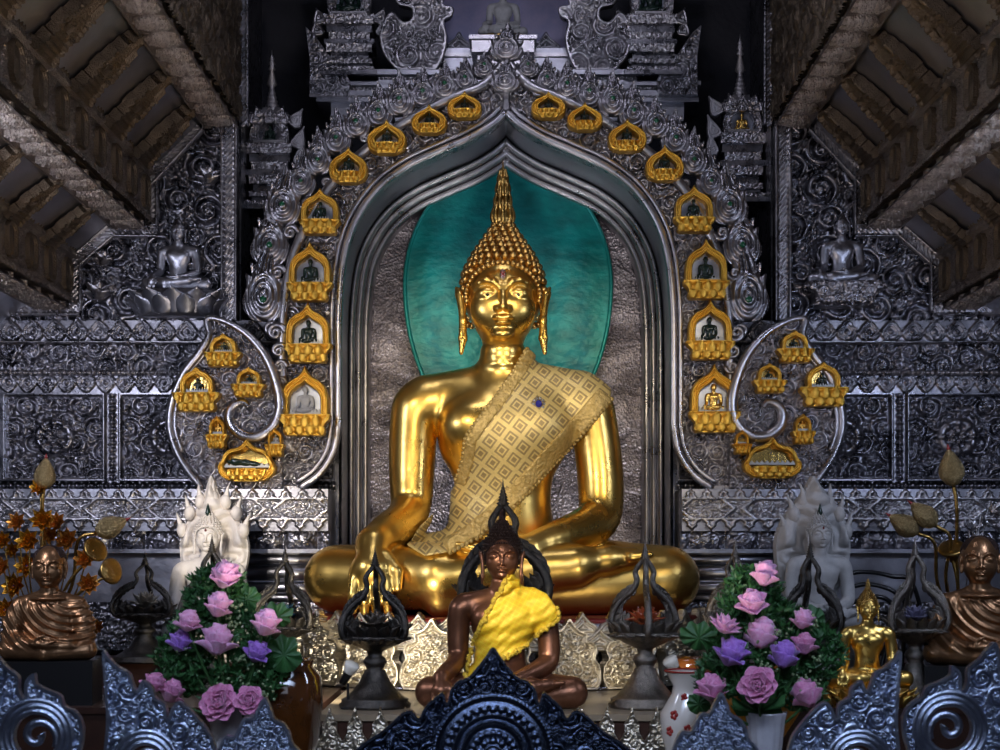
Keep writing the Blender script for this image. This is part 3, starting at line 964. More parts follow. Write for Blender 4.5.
# ---------------------------------------------------------------- petals, leaves, flowers
def patch(w, h, cup=.3, curl=.25, nu=6, nv=8, tip=.5, wave=0.0, rnd=False):
    """one petal: base at the origin, growing along +z, hollow towards -y"""
    v = np.linspace(0, 1, nv + 1); u = np.linspace(-1, 1, nu + 1)
    wd = np.sin(np.pi * np.clip(v, 0, 1) ** .8 * .93 + .10) ** tip * (1 - v ** 6)
    if rnd: wd = np.where(v < .6, .35 + .65 * np.sin(v / .6 * np.pi / 2), np.sqrt(np.clip(1 - ((v - .6) / .43) ** 2, 0, 1)))
    wd = np.maximum(wd, .02)
    U, Vv = np.meshgrid(u, v, indexing='ij')
    X = U * wd[None] * w / 2
    Z = Vv * h * (1 - .06 * U * U)
    Y = -cup * w * (U * U) * wd[None] - curl * h * (Vv ** 2) + curl * h * Vv * .4
    if wave: Y = Y + wave * h * np.sin(U * 5 + Vv * 4) * Vv
    i = np.arange((nu + 1) * (nv + 1)).reshape(nu + 1, nv + 1)
    Q = np.stack([i[:-1, :-1], i[1:, :-1], i[1:, 1:], i[:-1, 1:]], -1).reshape(-1, 4)
    return np.stack([X, Y, Z], -1).reshape(-1, 3), Q


def thick(V, Q, t):
    """give a petal sheet a thickness"""
    me_n = len(V)
    n = np.zeros_like(V)
    a = np.cross(V[Q[:, 1]] - V[Q[:, 0]], V[Q[:, 3]] - V[Q[:, 0]])
    for k in range(4):
        for d in range(3): n[:, d] += np.bincount(Q[:, k], a[:, d], me_n)
    n /= np.linalg.norm(n, axis=1)[:, None] + 1e-12
    E = np.concatenate([Q[:, [0, 1]], Q[:, [1, 2]], Q[:, [2, 3]], Q[:, [3, 0]]])
    k = np.sort(E, 1); kk = k[:, 0] * me_n + k[:, 1]
    _, inv, c = np.unique(kk, return_inverse=True, return_counts=True)
    be = E[c[inv] == 1]
    return np.vstack([V + n * t / 2, V - n * t / 2]), np.vstack([Q, Q[:, ::-1] + me_n, np.stack([be[:, 0], be[:, 0] + me_n, be[:, 1] + me_n, be[:, 1]], 1)])


def turn(V, tilt, ang, r=0.0, z=0.0):
    """tilt a petal outwards (about x) and set it on a ring at angle ang (0 = towards -y)"""
    c, s = math.cos(tilt), math.sin(tilt)
    y = V[:, 1] * c - V[:, 2] * s; zz = V[:, 1] * s + V[:, 2] * c
    y = y - r
    ca, sa = math.cos(ang), math.sin(ang)
    return np.stack([V[:, 0] * ca - y * sa, V[:, 0] * sa + y * ca, zz + z], 1)


def bloom(layers, t=.004, jit=.12, seed=1, wave=.03, rnd=False):
    """layers: (count, ring radius, z, petal width, height, tilt, cup, curl)"""
    r_ = np.random.default_rng(seed); b = MB()
    for k, (n, r, z, w, h, tilt, cup, curl) in enumerate(layers):
        for i in range(n):
            V, Q = patch(w * r_.uniform(1 - jit, 1 + jit), h * r_.uniform(1 - jit, 1 + jit), -cup, curl, wave=wave, rnd=rnd, nu=8)
            V, Q = thick(V, Q, t)
            a = 2 * math.pi * (i + .5 * (k % 2) + r_.uniform(-.15, .15)) / n
            b.add(turn(V, tilt + r_.uniform(-.12, .12), a, r, z), Q)
    return b


def peony(seed):   # cupped, side view
    return bloom([(3, .01, .02, .62, .78, -.02, .42, -.10), (4, .05, .0, .70, .86, .10, .42, -.12), (5, .10, -.02, .76, .90, .26, .40, -.08),
                  (5, .12, -.06, .74, .82, .52, .36, .02), (4, .10, -.08, .60, .66, .95, .28, .12)], .02, .10, seed, rnd=True)


def openrose(seed):
    return bloom([(3, .02, .10, .34, .34, .05, .42, -.1), (4, .08, .06, .46, .42, .20, .42, -.1), (5, .15, .02, .58, .52, .42, .36, -.05),
                  (6, .20, -.03, .66, .62, .72, .30, .0), (6, .22, -.08, .72, .70, 1.05, .24, .05), (6, .22, -.12, .72, .72, 1.3, .2, .08)], .02, .10, seed, rnd=True)


def lotus(seed, op=.35):
    return bloom([(5, .02, .05, .26, .55, .05, .35, -.1), (7, .08, .02, .30, .60, .30 + op * .3, .35, -.05), (8, .12, .0, .32, .62, .55 + op * .5, .32, .0),
                  (8, .14, -.02, .32, .60, .85 + op, .28, .05)], .02, .06, seed, 0)


def lotus_seat(n, rx, ry, z0, h, flare, w=None, rows=2, up=True):
    """rows of broad petals round an oval seat"""
    b = MB()
    b.lathe([(.001, z0), (.86, z0), (.80, z0 + h * .3), (.92, z0 + h), (.001, z0 + h)], 40, sx=rx, sy=ry)
    for k in range(rows):
        for i in range(n):
            a = 2 * math.pi * (i + .5 * k) / n
            ww = (w or 2.3 * math.pi * (rx + ry) / 2 / n) * (1 - .12 * k)
            V, Q = patch(ww, h * (1.15 if k == 0 else .85), -.22, flare * .3)
            V, Q = thick(V, Q, .05 * ww)
            if not (up if k == 0 else up): V = V * [1, 1, -1]
            V = turn(V, flare, 0, 0, 0)
            ex, ey = math.sin(a), -math.cos(a)
            # frame on the oval
            nx, ny = ex / rx, ey / ry; L = math.hypot(nx, ny); nx /= L; ny /= L
            X = V[:, 0] * (-ny) + (-V[:, 1]) * nx + ex * rx * (.84 + .08 * k)
            Y = V[:, 0] * nx + (-V[:, 1]) * ny + ey * ry * (.84 + .08 * k)
            b.add(np.stack([X, Y, V[:, 2] + (z0 if up else z0 + h) + (h * .0)], 1), Q)
    return b


def orient(me, O, U, Wv, Nv):
    n = len(me.vertices); co = np.empty(n * 3, np.float32); me.vertices.foreach_get('co', co); co = co.reshape(-1, 3)
    V = np.asarray(O, float) + co[:, :1] * np.asarray(U, float) + co[:, 2:3] * np.asarray(Wv, float) - co[:, 1:2] * np.asarray(Nv, float)
    me.vertices.foreach_set('co', V.astype(np.float32).ravel()); me.update()
    return me


def pxs(pts, y, ox=0, oy=0): return np.array([((p[0] + ox - CX) * S(y), ZC - (p[1] + oy - CY) * S(y)) for p in pts])
def mirror_px(pts, c): return [(2 * c - a, b) for a, b in pts][::-1]


# ================================================================= THE SETTING
YW = 0.4
# floor and dark back wall
floor = MB().box(-7.5, 7.5, -18, 2.2, -.1, 0).build('floor', M['floor'], smooth=False); tag(floor, kind='structure')
wb = MB().box(PX(225, 1.8), PX(790, 1.8), 1.8, 2.0, 0, 10.2)
wb.build('wall_back', M['dark_wall'], smooth=False); tag(bpy.data.objects['wall_back'], kind='structure')

radii_wall = (.19, .15, .115, .085, .06, .045)


def wall_side(q):
    nm = 'wall_left' if q < 0 else 'wall_right'
    xa, xb = PX(240, YW), PX(-60, YW)
    def X(px): return -q * PX(px, YW)           # px measured on the left half
    b = MB()
    lo, hi = sorted((X(240), X(-90)))
    b.box(lo, hi, YW + .06, 2.0, 0, 10.2)
    if q < 0: lo2, hi2 = X(240), X(338)
    else: lo2, hi2 = X(338), X(240)
    b.box(min(lo2, hi2) , max(lo2, hi2), YW + .06, 1.85, 0, PZ(321, YW))
    w = b.build(nm, M['silver_dark'], smooth=False); tag(w, kind='structure')
    # carved field of curling leaves
    lo, hi = sorted((X(222), X(-60)))
    C = pack(lo, hi, PZ(322, YW), PZ(118, YW), radii_wall, 11 + (q > 0))
    me = grid('carved_scrollwork', lo, hi, PZ(322, YW), PZ(118, YW), .0125, lambda x, z, d: .13 * scrolls(x, z, C) - .05)
    ob('carved_scrollwork', me, M['silver_dark'], w, (0, YW, 0))
    # bands
    lo, hi = sorted((X(336), X(-60)))
    def band(n, pa, pb, hf, m='silver_dark', res=.011):
        z1, z0 = PZ(pa, YW), PZ(pb, YW)
        me = grid(n, lo, hi, z0, z1, res, lambda x, z, d: hf(x, z, z0, z1))
        return ob(n, me, M[m], w, (0, YW, 0))
    band('leaf_band', 321, 341, lambda x, z, a, b: .04 + .06 * leafrow(x, z, .225, a, b - a))
    band('plain_rib', 341, 345, lambda x, z, a, b: .08 * np.sqrt(np.clip(1 - ((z - (a + b) / 2) / ((b - a) / 2)) ** 2, 0, 1)) + .02, 'silver')
    Cb = pack(lo, hi, PZ(370, YW), PZ(346, YW), (.12, .10, .06, .045), 31)
    band('scroll_band', 345, 371, lambda x, z, a, b: .10 * scrolls(x, z, Cb) - .02)
    band('bead_rib', 371, 376, lambda x, z, a, b: .05 + .035 * beads(x, z, .05, .024, 0, (a + b) / 2), 'silver')
    band('hanging_leaf_band', 376, 394, lambda x, z, a, b: .02 + .055 * leafrow(x, z, .20, a, b - a, True))
    zc0, zc1 = PZ(481, YW), PZ(394, YW)
    cols = [X(p) for p in (-40, 5, 107, 120, 222, 235, 337)]
    Cp = pack(0, .96, 0, zc1 - zc0, (.13, .10, .08, .06, .045), 77, True)
    pw = abs(X(107) - X(5))
    def panel(x, z, a, b):
        h = np.zeros(len(x))
        for j, (p0, p1) in enumerate(((-97, 5), (5, 107), (120, 222), (235, 337))):
            l, r = sorted((X(p0), X(p1))); m = (x >= l) & (x <= r)
            xx = (x[m] - l) / (r - l) * .96; zz = z[m] - a
            cx, cz = .48, (b - a) * .5
            rr = np.hypot(xx - cx, zz - cz)
            hh = .11 * scrolls(xx, zz, Cp) - .02
            disc = .07 * (np.abs(np.sin(rr / .05 * 1.57)) ** .6) * .6 + .06
            disc = disc + .03 * np.clip(np.cos(8 * np.arctan2(zz - cz, xx - cx)), 0, 1) * sm(.24, .05, rr)
            hh = np.where(rr < .20, disc, hh)
            ed = np.minimum(np.minimum(xx, .96 - xx), np.minimum(zz, b - a - zz))
            hh = np.where(ed < .03, .10, np.where(ed < .05, 0, hh))
            h[m] = hh
        g = ~np.zeros(len(x), bool)
        for p0, p1 in ((107, 120), (222, 235)):
            l, r = sorted((X(p0), X(p1))); m = (x > l) & (x < r)
            h[m] = .04 + .05 * beads(z[m], x[m], .07, .035, 0, (l + r) / 2)
        return h
    band('medallion_panels', 394, 481, panel)
    band('bead_row', 481, 491, lambda x, z, a, b: .03 + .06 * beads(x, z, .075, .035, 0, (a + b) / 2))
    # border strips: upright and the stair-like edge under the roof
    def strip(n, p0, p1, wd, yy=YW - .02, m='silver'):
        a = np.array([X(p0[0]), PZ(p0[1], YW)]); c = np.array([X(p1[0]), PZ(p1[1], YW)])
        L = np.linalg.norm(c - a); u = (c - a) / L; nn = np.array([-u[1], u[0]])
        me = grid(n, 0, L, -wd / 2, wd / 2, .012, lambda x, z, d: .07 * np.where(np.abs(np.abs(z) - wd * .40) < wd * .09, 1, 0)
                  + .05 * np.clip(np.abs(np.sin((x + z * 1.2) * 3.14 / .055)), 0, 1) * (np.abs(z) < wd * .27) + .01)
        orient(me, (a[0], yy, a[1]), (u[0], 0, u[1]), (nn[0], 0, nn[1]), (0, -1, 0))
        ob(n, me, M[m], w)
        lo_, hi_ = min(a[0], c[0]), max(a[0], c[0])
    W1 = .15
    strip('border_strip', (231, 322), (231, 118), .19, YW - .06)
    strip('border_strip', (214, 132), (240, 132), W1)
    strip('border_strip', (200, 128), (148, 184), W1)
    strip('border_strip', (153, 178), (153, 236), W1)
    strip('border_strip', (158, 232), (112, 232), W1)
    strip('border_strip', (113, 232), (74, 266), W1)
    strip('border_strip', (77, 260), (77, 312), W1)
    strip('border_strip', (82, 310), (-40, 310), W1)
    strip('border_strip', (245, 128), (245, -20), .10, YW - .04, 'silver_dark')
    return w


WL = wall_side(-1)
WR = wall_side(1)


# ---------------------------------------------------------------- roof: sloping ceilings, carved beams, plaques
def xw(px): return abs(PX(px, YW))
Y0R, Y1R = -7.2, YW
zb = [PZ(125, YW), PZ(226, YW), PZ(306, YW)]
xb = [(xw(240), xw(205)), (xw(150), xw(115)), (xw(73), xw(38))]
ceil = MB()
for q in (-1, 1):
    for (xo, zo, xi, zi) in ((xb[0][1], PZ(120, YW), xb[1][0] + .02, PZ(176, YW)), (xb[1][1], PZ(222, YW), xb[2][0] + .02, PZ(258, YW)), (xb[2][1], PZ(300, YW), xw(-60), PZ(365, YW))):
        V = [(q * xo, Y0R, zo), (q * xi, Y0R, zi), (q * xi, Y1R, zi), (q * xo, Y1R, zo)]
        V += [(a, b_, c + .12) for a, b_, c in V]
        ceil.add(V, [(0, 1, 2, 3), (7, 6, 5, 4), (0, 4, 5, 1), (2, 6, 7, 3), (1, 5, 6, 2), (0, 3, 7, 4)])
ceilo = ceil.build('ceiling', M['ceil'], smooth=False); tag(ceilo, kind='structure')
LSIDE = {-1: 'left', 1: 'right'}
beam_words = ['topmost, beside the dark gap over the arch', 'middle', 'lowest, at the edge of the picture']
Cbeam = pack(0, 3.6, 0, .5, (.05, .035, .026), 5)


def oval_relief(x, z, d, w):
    u = (x / .36 - np.floor(x / .36) - .5) * .36
    e = (u / .165) ** 2 + ((z - w / 2) / (w * .40)) ** 2
    dome = np.sqrt(np.clip(1.15 - e, 0, 1))
    xx = np.mod(x, 3.6)
    return .11 * dome - .03 + .03 * scrolls(xx, np.clip(z, 0, .5), Cbeam) * (e < 1.1) + np.where(d < .03, .05, 0)


for q in (-1, 1):
    for k in range(3):
        xi, xo = xb[k]; z0 = zb[k]
        top = (PZ(-60, YW), PZ(172, YW), PZ(254, YW))[k]
        b = MB(); lo, hi = sorted((q * (xi + .04), q * (xo - .02)))
        b.box(lo, hi, Y0R, Y1R - .05, z0 + .04, max(top, z0 + .3))
        bo = b.build('roof_beam', M['beam'], smooth=False)
        tag(bo, 'carved metal roof beam on the %s, %s of its three' % (LSIDE[q], beam_words[k]), 'beam', 'carved roof beams')
        w = xo - xi
        Lr = Y1R - Y0R
        me = grid('oval_medallion_underside', 0, Lr, 0, w, .02, lambda x, z, d: np.where(d < .035, .05, .0))
        if k == 0 and q == -1:
            t_ = np.linspace(0, 2 * math.pi, 33)[:-1]
            ov = np.stack([.20 * np.cos(t_) * (1 + .06 * np.cos(7 * t_)), .145 * np.sin(t_)], 1)
            ovm = plate('oval_medallion', [ov], lambda x, z, d: .02 + .05 * np.sqrt(np.clip(d / .14, 0, 1)) + .035 * scrolls(x + .5, z + .25, Cbeam), .009, .01); ovm.materials.append(M['medallion'])
            orient(ovm, (0, 0, 0), (1, 0, 0), (0, 1, 0), (0, 0, -1))
        for i in range(15):
            ob('oval_medallion', ovm, None, bo, (q * (xi + w / 2), Y1R - .24 - .40 * i, z0 - .0), None, (w / .44, .98, .8))
        orient(me, (q * xi, Y1R - .04, z0), (0, -1, 0), (q, 0, 0), (0, 0, -1))
        ob('underside', me, M['beam'], bo)
        hgt = max(top, z0 + .3) - z0
        if k == 0:
            Cf = pack(0, 3.6, 0, 1.9, (.2, .14, .1, .07), 8)
            me = grid('side_scrollwork', 0, 3.6, 0, 1.9, .02, lambda x, z, d: .05 * scrolls(x, z, Cf))
            orient(me, (q * xi, Y1R - .04, z0), (0, -1, 0), (0, 0, 1), (-q, 0, 0))
            ob('side_face', me, M['bronze_plaque'], bo)
        else:
            me = grid('side_face', 0, Lr, 0, hgt, .016, lambda x, z, d: np.where((z < .05) | (z > hgt - .05), .05, .0) + .025 * scrolls(np.mod(x, 3.6), np.clip(z, 0, .5), Cbeam))
            orient(me, (q * xi, Y1R - .04, z0), (0, -1, 0), (0, 0, 1), (-q, 0, 0))
            ob('side_face', me, M['beam'], bo)
            # eight-sided framed panels
            oc = np.array([(-.13, -.11), (-.07, -.165), (.07, -.165), (.13, -.11), (.13, .11), (.07, .165), (-.07, .165), (-.13, .11)])
            om = plate('octagonal_panel', [oc], lambda x, z, d: np.where(d < .03, .045, np.where(d < .045, .01, .02 + .02 * np.exp(-((x / .05) ** 2 + (z / .09) ** 2)))), .012, .02)
            om.materials.append(M['bronze_plaque'])
            orient(om, (0, 0, 0), (0, -1, 0), (0, 0, 1), (-q, 0, 0))
            for i in range(10):
                ob('octagonal_panel', om, None, bo, (q * (xi - .01), .1 - .57 * i, z0 + hgt / 2))
            # ruffled leaf crest along the top edge
            pts = [(0, 0)]
            n = int(Lr / .27)
            for i in range(n):
                x0 = i * .27
                pts += [(x0 + .02, .03), (x0 + .01, .09), (x0 + .06, .10), (x0 + .10, .17), (x0 + .16, .15), (x0 + .22, .10), (x0 + .26, .08), (x0 + .25, .03)]
            pts += [(n * .27, 0)]
            cm = plate('leaf_crest', [np.array(pts)], lambda x, z, d: .03 * np.sin(np.clip(d / .05, 0, 1) * 1.57) + .01 * np.sin(x * 90), .014, .03)
            orient(cm, (q * (xi - .03), Y1R - .05, z0 + hgt - .02), (0, -1, 0), (0, 0, 1), (-q, 0, 0))
            ob('leaf_crest', cm, M['bronze_plaque'], bo)

(miniV, miniQ), _f = std_figure('mini', .042, 'bhumi', lx=.8, detail=0, hand=False, lobes=False)
mini_me = {}
for k_, m_ in (('jade', 'jade'), ('grey', 'greystone'), ('gold', 'gold'), ('white', 'white'), ('plaque', 'bronze_plaque'), ('silver', 'silver')):
    V_ = miniV.copy()
    mini_me[k_] = mesh('seated_buddha', V_, miniQ); mini_me[k_].materials.append(M[m_])

# plaques with a seated Buddha on the sloping ceilings
po = [(-.5, 0), (.5, 0), (.5, .10), (.44, .10), (.44, .24), (.38, .24), (.38, .34), (.46, .34), (.46, .50), (.40, .50), (.40, .66), (.34, .66), (.34, .78), (.24, .84), (.24, .90), (.10, .94), (0, 1.0)]
po = np.array(po + [(-a, b) for a, b in po[::-1][1:-1]])
pm = plate('plaque_slab', [po * [.44, .76]], lambda x, z, d: .03 + np.where(d < .02, .03, 0) + .02 * np.abs(np.sin(z * 60)) * (z < .26) + .03 * scrolls(x + .25, np.clip(z, 0, .5), Cbeam) * (z >= .26), .012, .03)
pm.materials.append(M['bronze_plaque'])
ordw = ['nearest the wall', 'second out from the wall', 'third out from the wall', 'fourth out from the wall', 'fifth out from the wall']
proto = None
for q in (-1, 1):
    for row, (xo, zo, xi, zi) in enumerate(((xb[0][1], PZ(120, YW), xb[1][0], PZ(176, YW)), (xb[1][1], PZ(222, YW), xb[2][0], PZ(258, YW)))):
        for i in range((5, 3)[row]):
            y = (-.28, -.55)[row] - 1.05 * i
            lx, lz = xi - xo, zi - zo; L = math.hypot(lx, lz); ux, uz = lx / L * q, lz / L       # down the slope
            up = Vector((-ux, 0, -uz)); nrm = Vector((-abs(uz) * q, 0, -abs(lx / L))); nrm.normalize()
            side = Vector((0, -q, 0))
            cx, cz = q * (xo + lx * .5), zo + lz * .5
            lab = 'brown metal seated Buddha plaque on the %s %s ceiling slope, %s' % (('upper', 'lower')[row], LSIDE[q], ordw[i])
            if proto is None:
                r = thing('ceiling_plaque', (0, 0, 0), lab, 'plaque', 'Buddha plaques on the ceiling')
                ob('slab', pm, None, r)
                ob('buddha_relief', mini_me['plaque'], None, r, (0, -.02, .27), None, (.15, .09, .23))
                proto = r
            else: r = dup(proto, None, lab)
            sc = (1.0, .80)[row]
            Mx = Matrix(((side.x, -nrm.x, up.x), (side.y, -nrm.y, up.y), (side.z, -nrm.z, up.z))) @ Matrix.Diagonal((sc, sc, sc))
            Mx = Mx.to_4x4()
            Mx.translation = Vector((cx, y, cz)) - up * .38 * sc + nrm * .035
            r.matrix_world = Mx


# ---------------------------------------------------------------- the silver arch
inner_px = [(506, 113), (493, 125), (470, 139), (440, 152), (408, 167), (380, 188), (359, 216), (346, 250), (340, 300), (339, 360), (339, 425)]
outer_px = [(506, 62), (484, 86), (455, 98), (420, 115), (385, 137), (352, 164), (324, 196), (304, 232), (291, 268), (285, 305), (283, 345), (283, 395)]
innL = catmull(pxs(inner_px, 0), 5)
outL = catmull(pxs(outer_px, 0), 5)
footL = catmull(pxs([(339, 425), (334, 452), (320, 474), (300, 489)], 0), 5)
def mir(a): return a * [-1, 1]
arch = thing('silver_arch', (0, 0, PZ(489, 0)), 'tall pointed silver torana arch with scrollwork framing the great golden Buddha', 'arch')
AZ = PZ(489, 0)
def azl(a): return np.asarray(a) - [0, AZ]


def arch_half(sgn):
    low = pxs([(283, 395), (275, 450), (240, 489)], 0)
    poly = np.vstack([outL, low[1:], footL[::-1], innL[::-1][1:]])
    poly = azl(poly)
    if sgn > 0: poly = mir(poly)[::-1]
    lo, hi = poly.min(0), poly.max(0)
    C = pack(lo[0], hi[0], lo[1], hi[1], (.095, .075, .058, .042, .030), 21 + sgn)
    me = plate('band', [poly], lambda x, z, d: np.where(d < .035, .045, .085 * scrolls(x, z, C) * sm(.03, .06, d) - .03), .0085, .26)
    o = ob('band', me, M['silver'], arch)
    for nm, cv, r, off in (('outer_rib', outL, .05, -.05), ('inner_rib', np.vstack([innL, footL[1:]]), .038, -.05)):
        c = azl(cv)
        if sgn > 0: c = mir(c)
        p = np.stack([c[:, 0], np.full(len(c), off), c[:, 1]], 1)
        b = MB().tube(p, r, 10)
        if nm == 'inner_rib':
            d = np.gradient(c, axis=0); d /= np.linalg.norm(d, axis=1)[:, None]
            nn = np.stack([-d[:, 1], d[:, 0]], 1) * (-1 if sgn > 0 else 1)
            p2 = p.copy(); p2[:, 0] -= nn[:, 0] * .07; p2[:, 2] -= nn[:, 1] * .07
            b.tube(p2, .022, 8)
        b.build(nm, M['silver_bright'], arch)
    # teardrop volute
    vol_px = [(211, 321), (228, 325), (249, 338), (266, 358), (277, 382), (282, 408), (284, 440), (284, 489), (208, 489), (194, 474), (181, 453), (174, 428), (177, 402), (188, 376), (204, 355), (214, 340), (216, 330)]
    vp = azl(catmull(pxs(vol_px[:7], 0), 4)); vp2 = azl(catmull(pxs(vol_px[8:], 0), 4))
    vpoly = np.vstack([vp, azl(pxs([(284, 489)], 0)), vp2])
    if sgn > 0: vpoly = mir(vpoly)[::-1]
    lo, hi = vpoly.min(0), vpoly.max(0)
    C2 = pack(lo[0], hi[0], lo[1], hi[1], (.10, .075, .055, .04, .03), 25 + sgn)
    me = plate('volute', [vpoly], lambda x, z, d: .075 * scrolls(x, z, C2) - .03, .0085, .16)
    vo = ob('volute', me, M['silver'], arch, (0, -.14, 0))
    spiral = [(206, 489), (193, 473), (181, 453), (174, 428), (177, 402), (188, 376), (204, 355), (213, 338), (211, 322), (228, 324), (250, 337), (268, 358), (279, 384), (283, 408), (277, 427), (262, 438), (247, 437), (236, 428), (233, 416), (238, 407), (247, 404), (252, 409)]
    c = azl(catmull(pxs(spiral, 0), 6))
    if sgn > 0: c = mir(c)
    n = len(c); tt = np.linspace(0, 1, n)
    rr = np.interp(tt, [0, .3, .40, .43, .6, .8, 1], [.035, .045, .03, .03, .055, .06, .03])
    MB().tube(np.stack([c[:, 0], np.full(n, -.05), c[:, 1]], 1), rr, 10).build('volute_rim', M['silver_bright'], vo)
    c2 = azl(catmull(pxs([(p[0] + 5, p[1]) for p in spiral[2:8]], 0), 6)); c2 = mir(c2) if sgn > 0 else c2
    MB().tube(np.stack([c2[:, 0], np.full(len(c2), -.04), c2[:, 1]], 1), .02, 8).build('volute_rim', M['silver_bright'], vo)


arch_half(-1); arch_half(1)

# flame leaves along the back of the arch
fo = flame_outline(.30, .50)
def flame_h(x, z, d):
    cx, cz = 0, .15
    r = np.hypot(x - cx, (z - cz) * .8)
    ph = np.arctan2(x, z - cz + .02)
    xs = x - .022 * np.sin(z * 19 - .6) * sm(.12, .3, z); wz = .155 * np.clip(1.06 - z / .52, .05, 1) ** .8
    g1 = np.abs(np.sin(np.clip(xs / wz, -1.2, 1.2) * 5.2 + .3)) ** .8; g2 = np.abs(np.sin(r * 78)) ** .8
    k_ = sm(.085, .13, r) * sm(.14, .22, z); g = g1 * k_ + g2 * (1 - k_)
    return .02 + .04 * np.sqrt(np.clip(d / .10, 0, 1)) + .036 * g + .03 * np.exp(-(r / .035) ** 2)
fm = plate('flame_leaf', [fo], flame_h, .008, .03); fm.materials.append(M['silver'])
gem = MB().sphere((0, -.105, .15), (.026, .02, .026), 14, 8).me('green_gem'); gem.materials.append(M['green_gem'])
th = np.linspace(0, 3.2 * math.pi, 40); rr_ = .075 * np.exp(-th * .17)
crk = MB().tube(np.stack([rr_ * np.cos(th), np.full(40, -.03), rr_ * np.sin(th)], 1), np.linspace(.026, .012, 40), 8).me('scroll'); crk.materials.append(M['silver'])
flames = [(485, 79, 20, 24), (466, 92, 22, 32), (446, 100, 24, 34), (424, 108, 26, 38), (401, 117, 27, 42), (380, 128, 27, 42), (358, 139, 26, 38), (338, 155, 27, 42), (320, 176, 25, 44), (302, 198, 27, 46), (284, 226, 34, 56), (271, 266, 35, 62), (265, 322, 37, 76)]
for sgn in (-1, 1):
    for i, (px, py, w, h) in enumerate(flames):
        x = PX(px, 0) * -sgn; z = PZ(py, 0) - AZ
        f_ = ob('flame_leaf', fm, None, arch, (x, -.02 + .03 * (i % 2), z), (0, math.radians(sgn * (4 if i < 9 else 0)), 0), (w * .0112 / .30 * -sgn, 1, h * .0112 / .50))
        ob('green_gem', gem, None, f_, (0, 0, 0), None, (1, 1, (w / .30) / (h / .50)))
        ob('scroll', crk, None, arch, ((PX(px + 7, 0)) * -sgn, -.03, z - .03 + (.02 if i < 8 else -.05)), (0, 0 if sgn < 0 else math.pi, 0), (.75 if i < 9 else 1.1))
    for px, py, s_ in ((283, 334, 1.3), (286, 352, 1.1), (287, 368, 1.0), (287, 384, .9)):
        ob('scroll', crk, None, arch, (PX(px - 6, 0) * -sgn, -.06, PZ(py, 0) - AZ), (0, 0 if sgn < 0 else math.pi, 0), s_)
for px, py, w, h in ((506, 64, 34, 38), (505, 95, 30, 34)):
    f_ = ob('flame_leaf', fm, None, arch, (PX(px, 0), -.08, PZ(py, 0) - AZ), None, (w * .01 / .30, 1, h * .01 / .50))

# soffit and stepped mouldings of the opening
sof = MB()
jamb = np.vstack([innL, [[innL[-1][0], 1.6]]])
full = np.vstack([jamb[::-1], mir(innL)[1:], mir(jamb)[-1:]])
def sweep(b, path, prof):
    """prof: (inward offset, y) pairs swept along the opening"""
    d = np.gradient(path, axis=0); d /= np.linalg.norm(d, axis=1)[:, None] + 1e-9
    nn = np.stack([d[:, 1], -d[:, 0]], 1)
    m = len(prof); V = []
    for o, y in prof: V.append(np.stack([path[:, 0] + nn[:, 0] * o, np.full(len(path), y), path[:, 1] + nn[:, 1] * o], 1))
    V = np.stack(V, 1).reshape(-1, 3); n = len(path)
    i = np.arange(n - 1)[:, None] * m; j = np.arange(m - 1)[None]
    b.add(V, np.stack([i + j, i + m + j, i + m + j + 1, i + j + 1], -1).reshape(-1, 4))
pts_full = full
sweep(sof, pts_full, [(0, .25), (0, .86), (-.10, .86), (-.10, .25)])
so = sof.build('trim_1', M['silver_plain']); tag(so, kind='structure')
mo = MB()
prof = []
for k in range(3):
    o0 = k * .068; yb = .86 + k * .085
    for t in np.linspace(0, math.pi, 11): prof.append((o0 + .034 - .034 * math.cos(t), yb - .04 * math.sin(t)))
    prof.append((o0 + .068, yb + .085))
prof.append((.21, 1.18))
sweep(mo, pts_full, prof)
mo_o = mo.build('trim_2', M['silver_bright']); tag(mo_o, kind='structure')
bp = np.vstack([innL, [[innL[-1][0], 1.6]], [[-innL[-1][0], 1.6]], mir(innL)[::-1]])
bk = plate('niche_back', [bp * [1.04, 1.0] + [0, .02]], lambda x, z, d: np.zeros(len(x)), .05, .1)
nb = ob('wall_niche', bk, M['hammered'], None, (0, 1.2, 0)); tag(nb, kind='structure')

# teal disc behind the head
th = np.linspace(0, 2 * math.pi, 120, endpoint=False)
dx = .01073
disc = []
for t in th:
    rx = 103 * dx; rz = (122 if math.sin(t) > 0 else 160) * dx
    disc.append((rx * math.cos(t), rz * math.sin(t)))
disc = np.array(disc)
tz = PZ(285, 1.08)
halo = thing('halo_disc', (PX(508, 1.08), 1.08, tz), 'large egg-shaped teal glass halo behind the golden Buddha head', 'halo')
ob('glass', plate('glass', [disc], lambda x, z, d: .05 * sm(0, .5, d), .03, .04), M['teal'], halo)
c3 = np.stack([disc[:, 0], np.full(120, -.01), disc[:, 1]], 1)
rimm = mat('halo_rim_teal', (0.01, 0.30, 0.27), 0.3, 0.3)
MB().tube(c3, .022, 8, closed=True).build('rim', rimm, halo)

